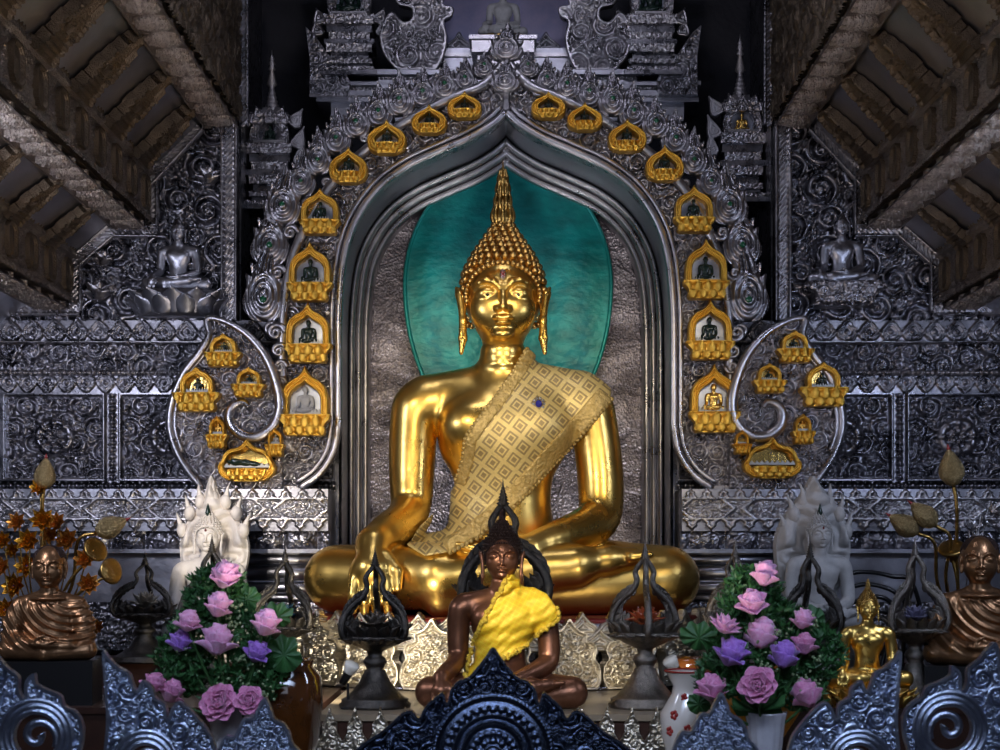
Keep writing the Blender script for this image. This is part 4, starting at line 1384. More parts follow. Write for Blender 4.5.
# ================================================================= THE GREAT BUDDHA
YB = -0.4
BX, BZ = PX(503, YB), PZ(612, YB)
U2 = 2.0 * (D0 + YB) / D0
big = thing('golden_buddha', (BX, YB, BZ), 'huge seated golden Buddha with brocade sash in front of the teal disc', 'statue')
(bV, bQ), bf = std_figure('big', .0105, 'bhumi', headh=.0042)
ob('body', mesh('body', bV, bQ), M['gold'], big, None, None, U2)
HC = (0, 0, 1.555)
ob('hair', mesh('hair', *hair_field(HC, 1.0, .007)), M['curls'], big, None, None, U2)
ob('hair_curls', spheres_mesh('hair_curls', curl_points(*HC, 1.0), .0190), M['curls'], big, None, None, U2)
ob('flame_finial', finial_mesh('flame_finial'), M['gold_dark'], big, (0, .06, U2 * 1.905), None, (U2 * .90, U2 * .90, U2 * 1.0))
eyes = thing('x', (0, 0, 0), None, None)
for q in (-1, 1):
    o = MB().sphere((.076 * q, -.150, 1.5585), (.036, .022, .010), 16, 10).build('eye', M['eyewhite'], big); o.scale = (U2,) * 3
    MB().sphere((.076 * q, -.166, 1.5585), (.0095, .009, .0092), 12, 8).build('iris', M['black'], o)
bpy.data.objects.remove(eyes)
jw = MB().sphere((0, -.178, 1.655), (.017, .012, .028), 6, 6).build('forehead_jewel', M['silver_bright'], big); jw.scale = (U2,) * 3
rj = MB()
for i in range(6): rj.sphere((.0085 * math.sin(i * 1.047), -.190, 1.655 + .014 * math.cos(i * 1.047)), (.0035, .004, .0045), 6, 5)
rj.sphere((0, -.191, 1.655), (.005, .004, .008), 8, 6).build('jewel_stones', M['redtip'], jw)


def bpx(pts): return np.array([((a - 503) / 200, (612 - b) / 200) for a, b in pts])
sash_poly = bpx([(528, 352), (513, 374), (497, 398), (481, 420), (467, 440), (463, 462), (457, 482), (440, 506), (422, 526), (411, 545), (430, 556), (452, 552), (474, 540), (497, 522), (524, 496), (552, 466), (580, 436), (609, 402), (612, 388), (580, 362), (552, 352)])
fs = Field((-.55, -.50, .22), (.65, .42, 1.38), .0085)
body(fs, 'bhumi')
sd = shell_sash(fs, sash_poly, .022, .01, back=.24)
V_, Q_ = surfnet(sd, fs.lo, fs.h, 1)
ob('sash', mesh('sash', V_, Q_), M['brocade'], big, None, None, U2)
# raised borders of the sash: bands cut from the same cloth, a little thicker
def band_poly(line, w, side=1):
    p = np.array(line, float); d = np.gradient(p, axis=0); d /= np.linalg.norm(d, axis=1)[:, None]
    n = np.stack([-d[:, 1], d[:, 0]], 1) * side
    return np.vstack([p, (p + n * w)[::-1]])
lo_line = bpx([(611, 400), (580, 437), (552, 467), (524, 497), (497, 523), (474, 541), (452, 553)])
hi_line = bpx([(527, 350), (513, 374), (497, 398), (481, 420), (467, 440), (463, 462), (455, 483)])
for ln, w, s_ in ((lo_line, .085, -1), (hi_line, .055, 1)):
    sd = shell_sash(fs, band_poly(ln, w, s_), .030, .01, back=.24)
    V_, Q_ = surfnet(sd, fs.lo, fs.h, 1)
    ob('sash_border', mesh('sash_border', V_, Q_), M['brocade_edge'], big, None, None, U2)
# scalloped fringe beads on both borders, lying on the body surface
def on_front(x, z):
    ix = int(round((x - fs.lo[0]) / fs.h)); iz = int(round((z - fs.lo[2]) / fs.h))
    if not (0 <= ix < fs.n[0] and 0 <= iz < fs.n[2]): return None
    col = fs.D[ix, :, iz]; k = np.argmax(col < .018)
    return None if col[k] >= .018 else fs.lo[1] + k * fs.h
pts = []
for ln in (lo_line, hi_line):
    c = catmull(ln, 14)
    L = np.concatenate([[0], np.cumsum(np.linalg.norm(np.diff(c, axis=0), axis=1))])
    for s_ in np.arange(0, L[-1], .022):
        x = np.interp(s_, L, c[:, 0]); z = np.interp(s_, L, c[:, 1]); y = on_front(x, z)
        if y is not None: pts.append((x, y - .004, z, 1))
fr_ = ob('fringe', spheres_mesh('fringe', pts, .0125, 8, 5), M['brocade_edge'], big, None, None, U2)
fr_['kind'] = 'stuff'
# brooch
bb = MB(); c0 = bpx([(538, 407)])[0]; yb = on_front(*c0) - .012
for i in range(10):
    a = 2 * math.pi * i / 10
    bb.sphere((c0[0] + .026 * math.cos(a), yb, c0[1] + .028 * math.sin(a)), .0075, 8, 5)
br = bb.build('brooch', M['silver_bright'], big); br.scale = (U2,) * 3
MB().sphere((c0[0], yb - .002, c0[1]), (.017, .012, .019), 12, 8).build('brooch_stone', M['blueglass'], br)

# ---------------------------------------------------------------- lotus throne
TX, TY, TZ = PX(501, -.4), -.22, 1.75
throne = thing('lotus_throne', (TX, TY, TZ), 'ornate silver lotus petal throne under the great golden Buddha', 'throne')
RX, RY = 2.02, 1.50
def cut_back(v):
    v = v.copy(); v[:, 1] = np.minimum(v[:, 1], .22); return v
prof = [(.001, 0), (1.0, 0), (1.0, .05), (.95, .08), (.93, .30), (.97, .40), (.97, .46), (.99, .52), (.99, .60), (.001, .60)]
MB().lathe(prof, 72, sx=RX, sy=RY).xform(cut_back).build('core', M['silver_dark'], throne)
MB().lathe([(.001, .58), (.985, .58), (1.0, .61), (.985, .635), (.001, .64)], 64, sx=RX, sy=RY).xform(cut_back).build('red_cushion', M['red'], throne)


def bend_petal(me, a, rx, ry, z, lean=0.0):
    """instances of a plate set round the oval"""
    ex, ey = math.sin(a) * rx, -math.cos(a) * ry
    nx, ny = math.sin(a) / rx, -math.cos(a) / ry
    rot = math.atan2(nx, -ny)
    return ob('petal', me, None, throne, (ex, ey, z), (lean, 0, rot))


half = [(.0, .0), (.26, .0), (.30, .08), (.29, .20), (.245, .27), (.27, .34), (.235, .41), (.16, .43), (.17, .49), (.10, .52), (.05, .56), (0, .63)]
pl = np.array(half + [(-a, b) for a, b in half[::-1][1:-1]])
pl = catmull(pl[1:], 3)
Cpet = pack(-.30, .30, .0, .63, (.085, .07, .05, .035, .022), 4, True)
def pet_h(x, z, d):
    return np.where(d < .022, .06, np.where(d < .038, .005, .0 + .075 * scrolls(x, z, Cpet))) + .05 * np.clip(1 - (x / .3) ** 2, 0, 1)
bigpet = plate('petal', [pl], pet_h, .0085, .04); bigpet.materials.append(M['silver_warm'])
sh2 = [(.0, .0), (.13, .0), (.16, .06), (.13, .12), (.08, .15), (.04, .19), (0, .24)]
pl2 = catmull(np.array(sh2 + [(-a, b) for a, b in sh2[::-1][1:-1]])[1:], 3)
smallpet = plate('petal', [pl2], lambda x, z, d: .02 + .03 * np.abs(np.sin(d * 75)) ** .6, .008, .03); smallpet.materials.append(M['silver_warm'])
nP = 19
per = []
for i in range(-8, 9):
    # equal steps along the oval
    per.append(i)
ts = np.linspace(-math.pi * .52, math.pi * .52, 600); arc = np.concatenate([[0], np.cumsum(np.hypot(np.diff(np.sin(ts) * RX), np.diff(np.cos(ts) * RY)))])
def at_arc(s0): return float(np.interp(s0 + arc[-1] / 2, arc, ts))
for i in range(-4, 5): bend_petal(bigpet, at_arc(i * .60), RX * 1.0, RY * 1.02, .01, -.06)
for i in range(-9, 9): bend_petal(smallpet, at_arc(i * .30 + .15), RX * .985, RY * .985, .46, -.10)
for i in range(-5, 5):
    o = bend_petal(smallpet, at_arc(i * .60 + .30), RX * .99, RY * 1.0, .34, -.03); o.scale = (1.1, 1, .95)
MB().lathe([(1.0, 0), (1.06, 0), (1.06, .03), (1.0, .04)], 72, sx=RX, sy=RY).xform(cut_back).build('foot_ring', M['silver_dark'], throne)

# ================================================================= NICHES OF THE ARCH
def mk(loops, hf, res, th, m, nm='frame'):
    me = plate(nm, loops, hf, res, th); me.materials.append(M[m]); return me
def sym(h): return np.array(h + [(-a, b) for a, b in h[::-1] if a > 1e-6])
def ridged(n, w): return lambda x, z, d: .012 + .020 * np.abs(np.sin(d / w * math.pi * n)) ** .7
tall_o = catmull(sym([(.5, .24), (.5, .40), (.49, .56), (.43, .70), (.30, .79), (.15, .85), (.06, .92), (0, 1.0)]), 3)[:-1]
tall_i = catmull(sym([(.33, .27), (.33, .44), (.32, .55), (.26, .63), (.14, .69), (.05, .735), (0, .77)]), 3)
rnd_o = catmull(sym([(.20, .0), (.42, .10), (.5, .28), (.49, .48), (.40, .64), (.24, .76), (.08, .86), (0, 1.0)]), 3)
rnd_i = catmull(sym([(.22, .27), (.28, .38), (.26, .48), (.16, .58), (.06, .66), (0, .72)]), 3)
low_o = catmull(sym([(.36, .36), (.38, .52), (.36, .70), (.26, .84), (.10, .92), (0, 1.0)]), 3)
low_i = catmull(sym([(.25, .40), (.26, .52), (.24, .65), (.16, .74), (.05, .80), (0, .83)]), 3)
cus_o = catmull(sym([(.12, .02), (.30, .0), (.46, .14), (.50, .34), (.43, .50), (.40, .62), (.30, .76), (.18, .80), (.08, .88), (0, 1.0)]), 3)
cus_i = catmull(sym([(.10, .22), (.30, .20), (.39, .34), (.36, .46), (.32, .58), (.24, .66), (.14, .69), (.06, .74), (0, .82)]), 3)


def lotus_rows(w, h):
    def f(x, z, d):
        r1 = petalrow(x + w, z, w / 4.4, h * .38, h * .56)
        r2 = petalrow(x + w + w / 8.8, z, w / 4.4, 0, h * .44, True)
        rim_ = (z > h * .93) * .8
        return .012 + .045 * np.maximum(np.maximum(r1, r2), rim_) + .03 * (1 - (x / (w / 2)) ** 2).clip(0, 1)
    return f


def niche_proto(kind, w, h, back, loc, label):
    r = thing('gold_niche', loc, label, 'niche', 'gilded niches on the silver arch')
    o, i = {'tall': (tall_o, tall_i), 'round': (rnd_o, rnd_i), 'low': (low_o, low_i), 'cusped': (cus_o, cus_i)}[kind]
    sc = np.array([w, h])
    fw = {'tall': .17, 'round': .2, 'low': .12, 'cusped': .12}[kind] * w
    ob('frame', mk([o * sc, i * sc], lambda x, z, d: .02 + .035 * np.abs(np.sin(np.clip(d / fw, 0, 1) * math.pi * 2.5)) ** .8, min(.0065, w / 60), .09, 'gold_leaf'), None, r)
    if kind in ('tall', 'low'):
        bh = h * (.30 if kind == 'tall' else .42)
        bo = catmull(sym([(.40, .0), (.44, .22), (.42, .48), (.52, .75), (.54, .95), (.46, 1.0)]), 3) * [w, bh]
        ob('lotus_base', mk([bo], lotus_rows(w * 1.05, bh), .008, .10, 'gold_leaf', 'lotus_base'), None, r, (0, -.035, 0))
        zf = bh
    else:
        bh = h * .28
        bo = catmull(sym([(.22, -.05), (.30, .3), (.34, .8), (.26, 1.0)]), 3) * [w, bh]
        ob('lotus_base', mk([bo], lotus_rows(w * .7, bh), .007, .10, 'gold_leaf', 'lotus_base'), None, r, (0, -.03, 0))
        zf = bh * (1.0 if kind == 'round' else 1.15)
    ins = i * sc
    MBp = plate('back_panel', [(i * sc - (i * sc).mean(0)) * 1.06 + (i * sc).mean(0)], lambda x, z, d: 0 * x, .02, .012)
    MBp.materials.append(M[back]); ob('back_panel', MBp, None, r, (0, .065, 0))
    iw = abs(ins[:, 0]).max() * 2
    teeth = [(-iw / 2, 0)]
    n = 9
    for k in range(n): teeth += [(-iw / 2 + iw * (k + .1) / n, .012 * h / .6 + .012), (-iw / 2 + iw * (k + .5) / n, .05 * h / .6 + .012), (-iw / 2 + iw * (k + .9) / n, .012 * h / .6 + .012)]
    teeth += [(iw / 2, 0)]
    ob('toothed_ledge', mk([np.array(teeth)], lambda x, z, d: .004 + 0 * x, .005, .03, 'tooth', 'toothed_ledge'), None, r, (0, -.005, zf))
    return r, zf


words = {1: 'lowest', 2: 'second from the bottom', 3: 'third from the bottom', 4: 'fourth from the bottom', 5: 'fourth from the apex', 6: 'third from the apex', 7: 'second from the apex', 8: 'nearest the apex'}
NL = [(307, 368, 437, 47, 'tall'), (310, 305, 365, 44, 'tall'), (312, 245, 304, 42, 'tall'), (322, 192, 238, 38, 'tall'), (350, 151, 187, 38, 'round'), (388, 124, 158, 39, 'round'), (430, 109, 138, 35, 'round'), (465, 96, 123, 34, 'round')]
NR = [(712, 366, 434, 47, 'tall'), (708, 302, 362, 44, 'tall'), (704, 242, 302, 42, 'tall'), (692, 189, 236, 38, 'tall'), (663, 149, 185, 38, 'round'), (626, 123, 156, 38, 'round'), (584, 107, 135, 35, 'round'), (548, 96, 123, 34, 'round')]
VL = [(228, 337, 370, 34, 'low', 'topmost'), (202, 370, 414, 43, 'low', 'outermost'), (253, 370, 400, 31, 'low', 'beside the inner rim above the curl'), (222, 418, 450, 20, 'low', 'narrow one left of the curl'), (251, 441, 482, 57, 'cusped', 'wide lobed one'), (279, 430, 458, 18, 'low', 'tiny one at the inner edge')]
VR = [(790, 334, 366, 34, 'low', 'topmost'), (818, 365, 409, 44, 'low', 'outermost'), (765, 366, 396, 31, 'low', 'beside the inner rim above the curl'), (798, 416, 446, 21, 'low', 'narrow one right of the curl'), (768, 439, 479, 58, 'cusped', 'wide lobed one'), (738, 432, 456, 17, 'low', 'tiny one at the inner edge')]
protos = {}


def put_niche(px, pt, pb, w, kind, label, back, fig, flabel, y, fscale=1.0):
    loc = (PX(px, 0), y, PZ(pb, 0)); W, H = w * .01, (pb - pt) * .01
    key = (kind, back, w, pb - pt)
    if key not in protos:
        r, zf = niche_proto(kind, W, H, back, loc, label); protos[key] = (r, zf)
    else:
        r0, zf = protos[key]; r = dup(r0, loc, label)
    if fig:
        iw = {'tall': .60, 'round': .42, 'low': .44, 'cusped': .4}[kind] * W * fscale
        s = min(iw / 1.6, (H * (.70 if kind != 'cusped' else .5) - zf) / 2.1 * (1.15 if kind == 'tall' else 1.3))
        o = ob('buddha_statuette', mini_me[fig], None, None, (loc[0], y + .025, loc[2] + zf + .012 + .02 * s), None, (s, s * .7, s))
        tag(o, flabel, 'statuette', 'small statues in the arch niches')
    return r


for side, L in (('left', NL), ('right', NR)):
    for i, (px, pt, pb, w, kind) in enumerate(L):
        k = i + 1
        fig = 'jade'; col = 'dark green stone'
        if k == 1: fig, col = ('grey', 'pale grey stone') if side == 'left' else ('gold', 'small golden')
        back = 'skyglass' if kind == 'tall' else 'silver_dark'
        put_niche(px, pt, pb, w, kind, 'gilded %s niche on the %s side of the silver arch, %s' % ('pointed' if kind == 'tall' else 'rounded', side, words[k]), back, fig,
                  '%s Buddha statuette in the arch niche on the %s, %s' % (col, side, words[k]), -.15, 1.0 if k > 1 else 1.1)
for side, L in (('left', VL), ('right', VR)):
    for i, (px, pt, pb, w, kind, wd) in enumerate(L):
        fig = 'jade' if i in (0, 1, 2) else ('white' if (i == 5 and side == 'left') else None)
        if i == 3: fig = 'gold'
        put_niche(px, pt, pb, w, kind, 'small gilded niche on the %s volute, %s' % (side, wd), 'goldback', fig,
                  '%s statuette in the %s volute niche, %s' % ({'jade': 'dark stone', 'white': 'white stone', 'gold': 'golden'}.get(fig), side, wd), -.24)
# reclining figure in the left lobed niche
f = Field((-.20, -.06, -.05), (.20, .06, .12), .006)
f.chain([(-.15, 0, .045), (-.09, 0, .035)], [.022, .03], .01); f.chain([(-.10, 0, .04), (0, 0, .035), (.08, 0, .022), (.17, 0, .012)], [.033, .030, .024, .012], .02)
f.chain([(-.12, -.02, .06), (-.04, -.025, .05)], [.012, .012], .01)
rc = ob('reclining_buddha', mesh('reclining_buddha', *f.mesh(1)), M['jade'], None, (PX(250, 0), -.23, PZ(470, 0) + .02), None, 1.1)
tag(rc, 'dark reclining Buddha statuette lying in the lobed gold niche on the left volute', 'statuette')

# ================================================================= WALL STATUES IN RELIEF
(medV, medQ), _ = std_figure('med', .021, 'bhumi', lx=.95, detail=1, hand=True, headh=.010)
hm = hair_field(HC, 1.0, .014)
for q, px, base, nm in ((-1, 178, 291, 'left'), (1, 842, 286, 'right')):
    s_ = .385
    r = thing('relief_buddha', (PX(px, .28), .28, PZ(base, .28)), 'silver seated Buddha in high relief on the %s carved wall, on a %s' % (nm, 'big open lotus' if q < 0 else 'low scrolled seat'), 'statue', 'silver wall Buddhas')
    ob('figure', mesh('figure', medV * [1, .75, 1.0], medQ), M['silver_plain'], r, None, None, s_)
    ob('hair', mesh('hair', hm[0] * [1, .75, 1], hm[1]), M['silver_dark'], r, None, None, s_)
    ob('hair_knob', MB().lathe([(.001, 0), (.035, .0), (.03, .05), (.012, .12), (.001, .2)], 12).me('hair_knob'), M['silver'], r, (0, .01, 1.88 * s_), None, s_)
    if q < 0:
        lotus_seat(11, .46, .24, -.27, .27, .42, w=.34).build('lotus_seat', M['silver_plain'], r, (0, .02, 0))
    else:
        so_ = catmull(sym([(.34, -.22), (.30, -.12), (.42, -.05), (.38, .02), (.2, .03)]), 3)
        Cs = pack(-.45, .45, -.25, .05, (.07, .05, .03), 3, True)
        ob('scrolled_seat', mk([so_], lambda x, z, d: .10 + .05 * scrolls(x, z, Cs) + .05 * sm(0, .03, d), .01, .16, 'silver', 'scrolled_seat'), None, r, (0, -.04, 0))
# lotus buds beside the left statue
for px, py, s_, wd in ((97, 300, .27, 'lower bud with curled leaf'), (103, 265, .20, 'upper bud'), (208, 184, .24, 'half-open bloom near the roof edge')):
    o = bloom([(5, .04, 0, .55, .80, .05, .35, -.1), (6, .14, -.02, .6, .75, .45, .3, .05), (6, .16, -.05, .6, .6, .9, .25, .1)], .03, .05, 3, 0).build('lotus_relief', M['silver'], None, (PX(px, .3), .30, PZ(py, .3)))
    o.scale = (s_, s_ * .8, s_)
    tag(o, 'silver lotus in relief on the left carved wall, %s' % wd, 'ornament', 'silver lotus reliefs')

# ================================================================= LEDGES ON BOTH SIDES
def fringe_row(x0, x1, w, h, down=False, base=.02):
    n = int(round((x1 - x0) / w)); w = (x1 - x0) / n; p = [(x0, -base)]
    for i in range(n):
        a = x0 + i * w
        p += [(a + .02 * w, h * .12), (a + .22 * w, h * .34), (a + .20 * w, h * .55), (a + .38 * w, h * .72), (a + .5 * w, h), (a + .62 * w, h * .72), (a + .80 * w, h * .55), (a + .78 * w, h * .34), (a + .98 * w, h * .12)]
    p += [(x1, -base)]
    p = np.array(p)
    if down: p = p * [1, -1]
    return p


Cl = pack(0, 2.4, 0, .22, (.07, .05, .036, .025), 41)
for side, pa, pb in (('left', -40, 328), ('right', 682, 1045)):
    yL = -.22
    x0, x1 = PX(pa, yL), PX(pb, yL)
    r = thing('altar_ledge', ((x0 + x1) / 2, yL, PZ(650, yL)), 'long silver altar ledge with lozenge frieze, %s of the throne' % side, 'ledge', 'silver altar ledges')
    bx = (x0 + x1) / 2; bz = PZ(650, yL)
    def R(x): return x - bx
    def Z(py): return PZ(py, yL) - bz
    b = MB()
    b.box(R(x0), R(x1), 0, .74, Z(531), Z(489)).box(R(x0), R(x1), .16, .74, Z(650), Z(531)).box(R(x0), R(x1), -.07, .2, Z(553), Z(549))
    b.box(R(x0), R(x1), .06, .2, Z(650), Z(553))
    b.build('core', M['silver_plain'], r, smooth=False)
    ob('leaf_fringe', mk([fringe_row(R(x0), R(x1), .165, .12)], lambda x, z, d: .01 + .025 * np.abs(np.sin(np.clip(d, 0, .05) * 70)), .009, .03, 'silver_bright', 'leaf_fringe'), None, r, (0, -.02, Z(499)))
    def lozenge(x, z, d):
        g = hexframe(x, z, .62, 0, Z(518) * 0 + .20)
        band_ = (np.abs(g - 1.08) < .10) | (z < .012) | (z > .188)
        return np.where(band_, .045, -.01 + .055 * scrolls(np.mod(x, 2.4), z, Cl))
    zz0 = Z(519); 
    me = grid('lozenge_frieze', R(x0), R(x1), 0, Z(498) - zz0, .009, lozenge); ob('lozenge_frieze', me, M['silver_bright'], r, (0, -.015, zz0))
    ob('hanging_fringe', mk([fringe_row(R(x0), R(x1), .185, .13, True)], lambda x, z, d: .01 + .025 * np.abs(np.sin(np.clip(d, 0, .05) * 70)), .009, .03, 'silver_bright', 'hanging_fringe'), None, r, (0, -.025, Z(519)))
    def wavy(x, z, d):
        t = x / .34; t = t - np.floor(t)
        return .05 + .07 * np.sqrt(np.clip(1 - ((t - .5) / .48) ** 2, 0, 1)) * (.5 + .5 * np.sin(z / .17 * 3.14)) + .02 * scrolls(np.mod(x, 2.4), np.clip(z, 0, .2), Cl)
    me = grid('lotus_moulding', R(x0), R(x1), 0, Z(531) - Z(549), .011, wavy); ob('lotus_moulding', me, M['silver_dark'], r, (0, .14, Z(549)))
    me = grid('scroll_dado', R(x0), R(x1), 0, Z(602) - Z(650), .012, lambda x, z, d: .02 + .05 * scrolls(np.mod(x, 2.4), np.mod(z, .22), Cl)); ob('scroll_dado', me, M['silver_dark'], r, (0, .05, 0))
    mb_ = MB()
    xm0, xm1 = (R(PX(240, yL)), R(x1)) if side == 'left' else (R(x0), R(PX(782, yL)))
    for py, rr in ((560, .05), (573, .075), (588, .06), (598, .04)):
        n = 12; mb_.tube(np.array([(xm0, .05, Z(py)), ((xm0 + xm1) / 2, .05, Z(py)), (xm1, .05, Z(py))]), rr, 12)
    mb_.build('round_moulding', M['silver_plain'], r)

# ================================================================= ALTAR TABLES
def table_with(name, x0, x1, y0, y1, z0, z1, label, m='table', front='wood'):
    r = thing(name, ((x0 + x1) / 2, (y0 + y1) / 2, z0), label, 'table')
    cx, cy = (x0 + x1) / 2, (y0 + y1) / 2
    MB().box(x0 - cx, x1 - cx, y0 - cy, y1 - cy, z1 - z0 - .05, z1 - z0).build('table_top', M[m], r, smooth=False)
    MB().box(x0 - cx + .03, x1 - cx - .03, y0 - cy + .03, y1 - cy - .03, 0, z1 - z0 - .05).build('cabinet', M[front], r, smooth=False)
    return r
ct = table_with('altar_table', PX(318, -3.6) , PX(694, -3.6), -3.6, -1.36, 0, 1.75, 'middle altar table with a silver leaf fringe under the bronze Buddha', 'table')
MB().box(-5.2, 5.2, -1.36, .20, 0, 1.72).build('x', M['wood'], smooth=False)
wd_ = bpy.data.objects['x']; wd_.name = 'altar_platform'; tag(wd_, 'long dark platform carrying the lotus throne and the side tiers', 'platform')
cy = (-3.6 - 1.36) / 2; hw = (PX(694, -3.6) - PX(318, -3.6)) / 2
Ck = pack(-hw, hw, 0, .34, (.05, .04, .028, .02), 55)
def kranok(x, z, d):
    return .008 + .028 * leafrow(x, z, .19, -.04, .40) * (d > .008) + .008
fp = fringe_row(-hw, hw, .19, .30, False, .22)
ob('leaf_fringe', mk([fp], lambda x, z, d: .006 + .022 * scrolls(x, z, Ck) + .014 * (d < .012), .007, .02, 'silver_warm', 'leaf_fringe'), None, ct, (0, -3.64 - cy, 1.52))
ob('lower_fringe', mk([fringe_row(-hw, hw, .225, .28, False, .5)], lambda x, z, d: .006 + .022 * scrolls(x, z + .2, Ck), .008, .02, 'silver_warm', 'lower_fringe'), None, ct, (0, -3.66 - cy, 1.02))
for side, x0, x1 in (('left', -5.2, PX(316, -3.2)), ('right', PX(697, -3.2), 5.2)):
    table_with('side_altar', x0, x1, -3.1, -1.37, 0, 1.75, 'dark wooden side altar on the %s holding lamps and statues' % side, 'wood')
    table_with('low_offering_table', x0, x1 if side == 'left' else x1, -5.0, -3.75, 0, 1.3, 'low table on the %s in front of the side altar, holding the flower vase' % side, 'table')
MB().box(PX(-30, -1.0), PX(300, -1.0) , -1.30, -.32, 1.72, 1.97).build('altar_tier', M['wood'], smooth=False)
MB().box(PX(703, -1.0), PX(1040, -1.0) , -1.30, -.32, 1.72, 1.97).build('altar_tier', M['wood'], smooth=False)
tag(bpy.data.objects['altar_tier'], 'dark raised tier behind the lamps on the left', 'tier'); tag(bpy.data.objects['altar_tier.001'], 'dark raised tier behind the white statue on the right', 'tier')

# ================================================================= SHRINES ABOVE THE ARCH
def tier(b, x0, x1, z0, z1, yf, dep): b.box(x0, x1, yf, yf + dep, z0, z1)
yU = 1.0
def ux(px): return PX(px, yU)
def uz(py): return PZ(py, yU)
pr = thing('upper_plinth', (0, yU, uz(118)), 'stepped silver plinth behind the apex of the arch carrying the upper shrines', 'plinth')
b = MB()
def Zp(py): return uz(py) - uz(118)
for x0, x1, z0, z1, yf in ((378, 637, 92, 76, 0), (374, 641, 76, 71, -.06), (376, 639, 96, 92, -.04), (318, 378, 97, 85, .05), (314, 378, 85, 81, 0), (316, 378, 101, 97, .02), (330, 378, 118, 101, .1), (637, 697, 97, 85, .05), (637, 701, 85, 81, 0), (637, 699, 101, 97, .02), (637, 685, 118, 101, .1), (378, 637, 118, 96, .1)):
    b.box(ux(x0), ux(x1), yf, .78, Zp(z0), Zp(z1))
b.build('stepped_block', M['silver_plain'], pr, smooth=False)
for x0, x1, py in ((378, 637, 78), (378, 637, 90), (318, 378, 87), (637, 697, 87), (318, 378, 96), (637, 697, 96)):
    L = ux(x1) - ux(x0); me = grid('bead_band', ux(x0), ux(x1), -.02, .02, .009, lambda x, z, d: .03 * beads(x, z, .045, .019))
    ob('bead_band', me, M['silver_bright'], pr, (0, -.002 if x1 - x0 > 100 else .048, Zp(py)))
# painted panel with the white statue
skm = mat('blue_painted_panel', (0.13, 0.14, 0.27), 0.2, 0.35, (0.30, 0.26, 0.38), 1.6)
s_ = MB().box(-.72, .72, -.03, .03, 0, .95).build('painted_panel', skm, None, (PX(506, 1.62), 1.62, PZ(58, 1.62)), smooth=False)
tag(s_, 'dusky blue panel behind the white Buddha at the top', 'panel')
for (px, wd) in ((459, 'left'), (546, 'right')):
    o = ob('pointed_ornament', mk([catmull(sym([(.13, 0), (.16, .06), (.10, .11), (.05, .15), (0, .22)]), 3)], lambda x, z, d: .01 + .02 * np.abs(np.sin(d * 90)), .008, .03, 'silver_dark', 'pointed_ornament'), None, None, (PX(px, 1.3), 1.3, PZ(52, 1.3)))
    tag(o, 'small pointed dark ornament %s of the white Buddha pedestal' % wd, 'ornament')
bl = thing('shrine_rail', (0, 1.2, PZ(72, 1.2)), 'blue-grey silver rail block behind the white Buddha pedestal', 'rail')
MB().box(PX(444, 1.2), PX(570, 1.2), 0, .4, 0, .26).build('rail_block', M['silver_plain'], bl, smooth=False)
MB().box(PX(442, 1.2), PX(572, 1.2), -.03, .05, .16, .20).build('moulding', M['silver_bright'], bl, smooth=False)
pd_ = thing('statue_pedestal', (PX(503, 1.0), .99, PZ(72, 1.0)), 'plain silver pedestal under the white Buddha at the top centre', 'pedestal')
MB().box(-.33, .33, -.10, .28, .18, .34).box(-.27, .27, -.04, .22, 0, .18).box(-.36, .36, -.13, .28, .31, .35).build('block', M['silver'], pd_, smooth=False)
(wv, wq), _ = std_figure('med2', .021, 'bhumi', lx=.85, detail=1, headh=.012)
wb_ = thing('white_buddha', (PX(503, .99), .99, PZ(38, 1.0)), 'white stone seated Buddha at the top centre above the arch, head out of frame', 'statue')
ob('figure', mesh('figure', wv, wq), M['greystone'], wb_, (0, 0, .0), None, .31)
ob('hair', mesh('hair', *hm), M['greystone'], wb_, None, None, .31)
MB().lathe([(.001, -.035), (.92, -.035), (.98, 0), (.92, .012), (.001, .012)], 32, sx=.29, sy=.14).build('gold_base', M['gold_dark'], wb_)

# scrolled wings
wing_px = [(398, 70), (386, 56), (381, 40), (384, 26), (392, 14), (403, 24), (413, 20), (412, 8), (399, 4), (396, -8), (402, -18), (440, -18), (444, -6), (442, 6), (452, 9), (451, 16), (443, 22), (446, 40), (442, 58), (436, 70)]
for q, nm in ((-1, 'left'), (1, 'right')):
    c = catmull(np.array([((p[0] - 506) * S(yU), (70 - p[1]) * S(yU)) for p in wing_px]), 4)
    if q > 0: c = mir(c)[::-1]
    lo, hi = c.min(0), c.max(0)
    C = pack(lo[0], hi[0], lo[1], hi[1], (.15, .11, .08, .055, .038, .026), 61 + q)
    r = thing('scroll_wing', (0, yU - .02, uz(71)), 'tall scrolled silver wing ornament %s of the white Buddha above the arch' % nm, 'ornament', 'scrolled wings above the arch')
    ob('carved_panel', mk([c], lambda x, z, d: .02 + np.where(d < .022, .035, .05 * scrolls(x, z, C)), .009, .10, 'silver', 'carved_panel'), None, r)
    n = len(c)
    MB().tube(np.stack([c[:, 0], np.full(n, -.04), c[:, 1]], 1), .016, 6).build('rim', M['silver_bright'], r)


def leaf_plate(w, h, m='silver'):
    key = ('leaf', round(w, 3), round(h, 3), m)
    if key not in _packs:
        _packs[key] = mk([catmull(sym([(.30, 0), (.5, .18), (.42, .36), (.34, .5), (.22, .66), (.08, .85), (0, 1.0)]) * [w, h], 3)],
                         lambda x, z, d: .012 + .022 * np.abs(np.sin(d * 110)) ** .7, .009, .03, m, 'leaf')
    return _packs[key]


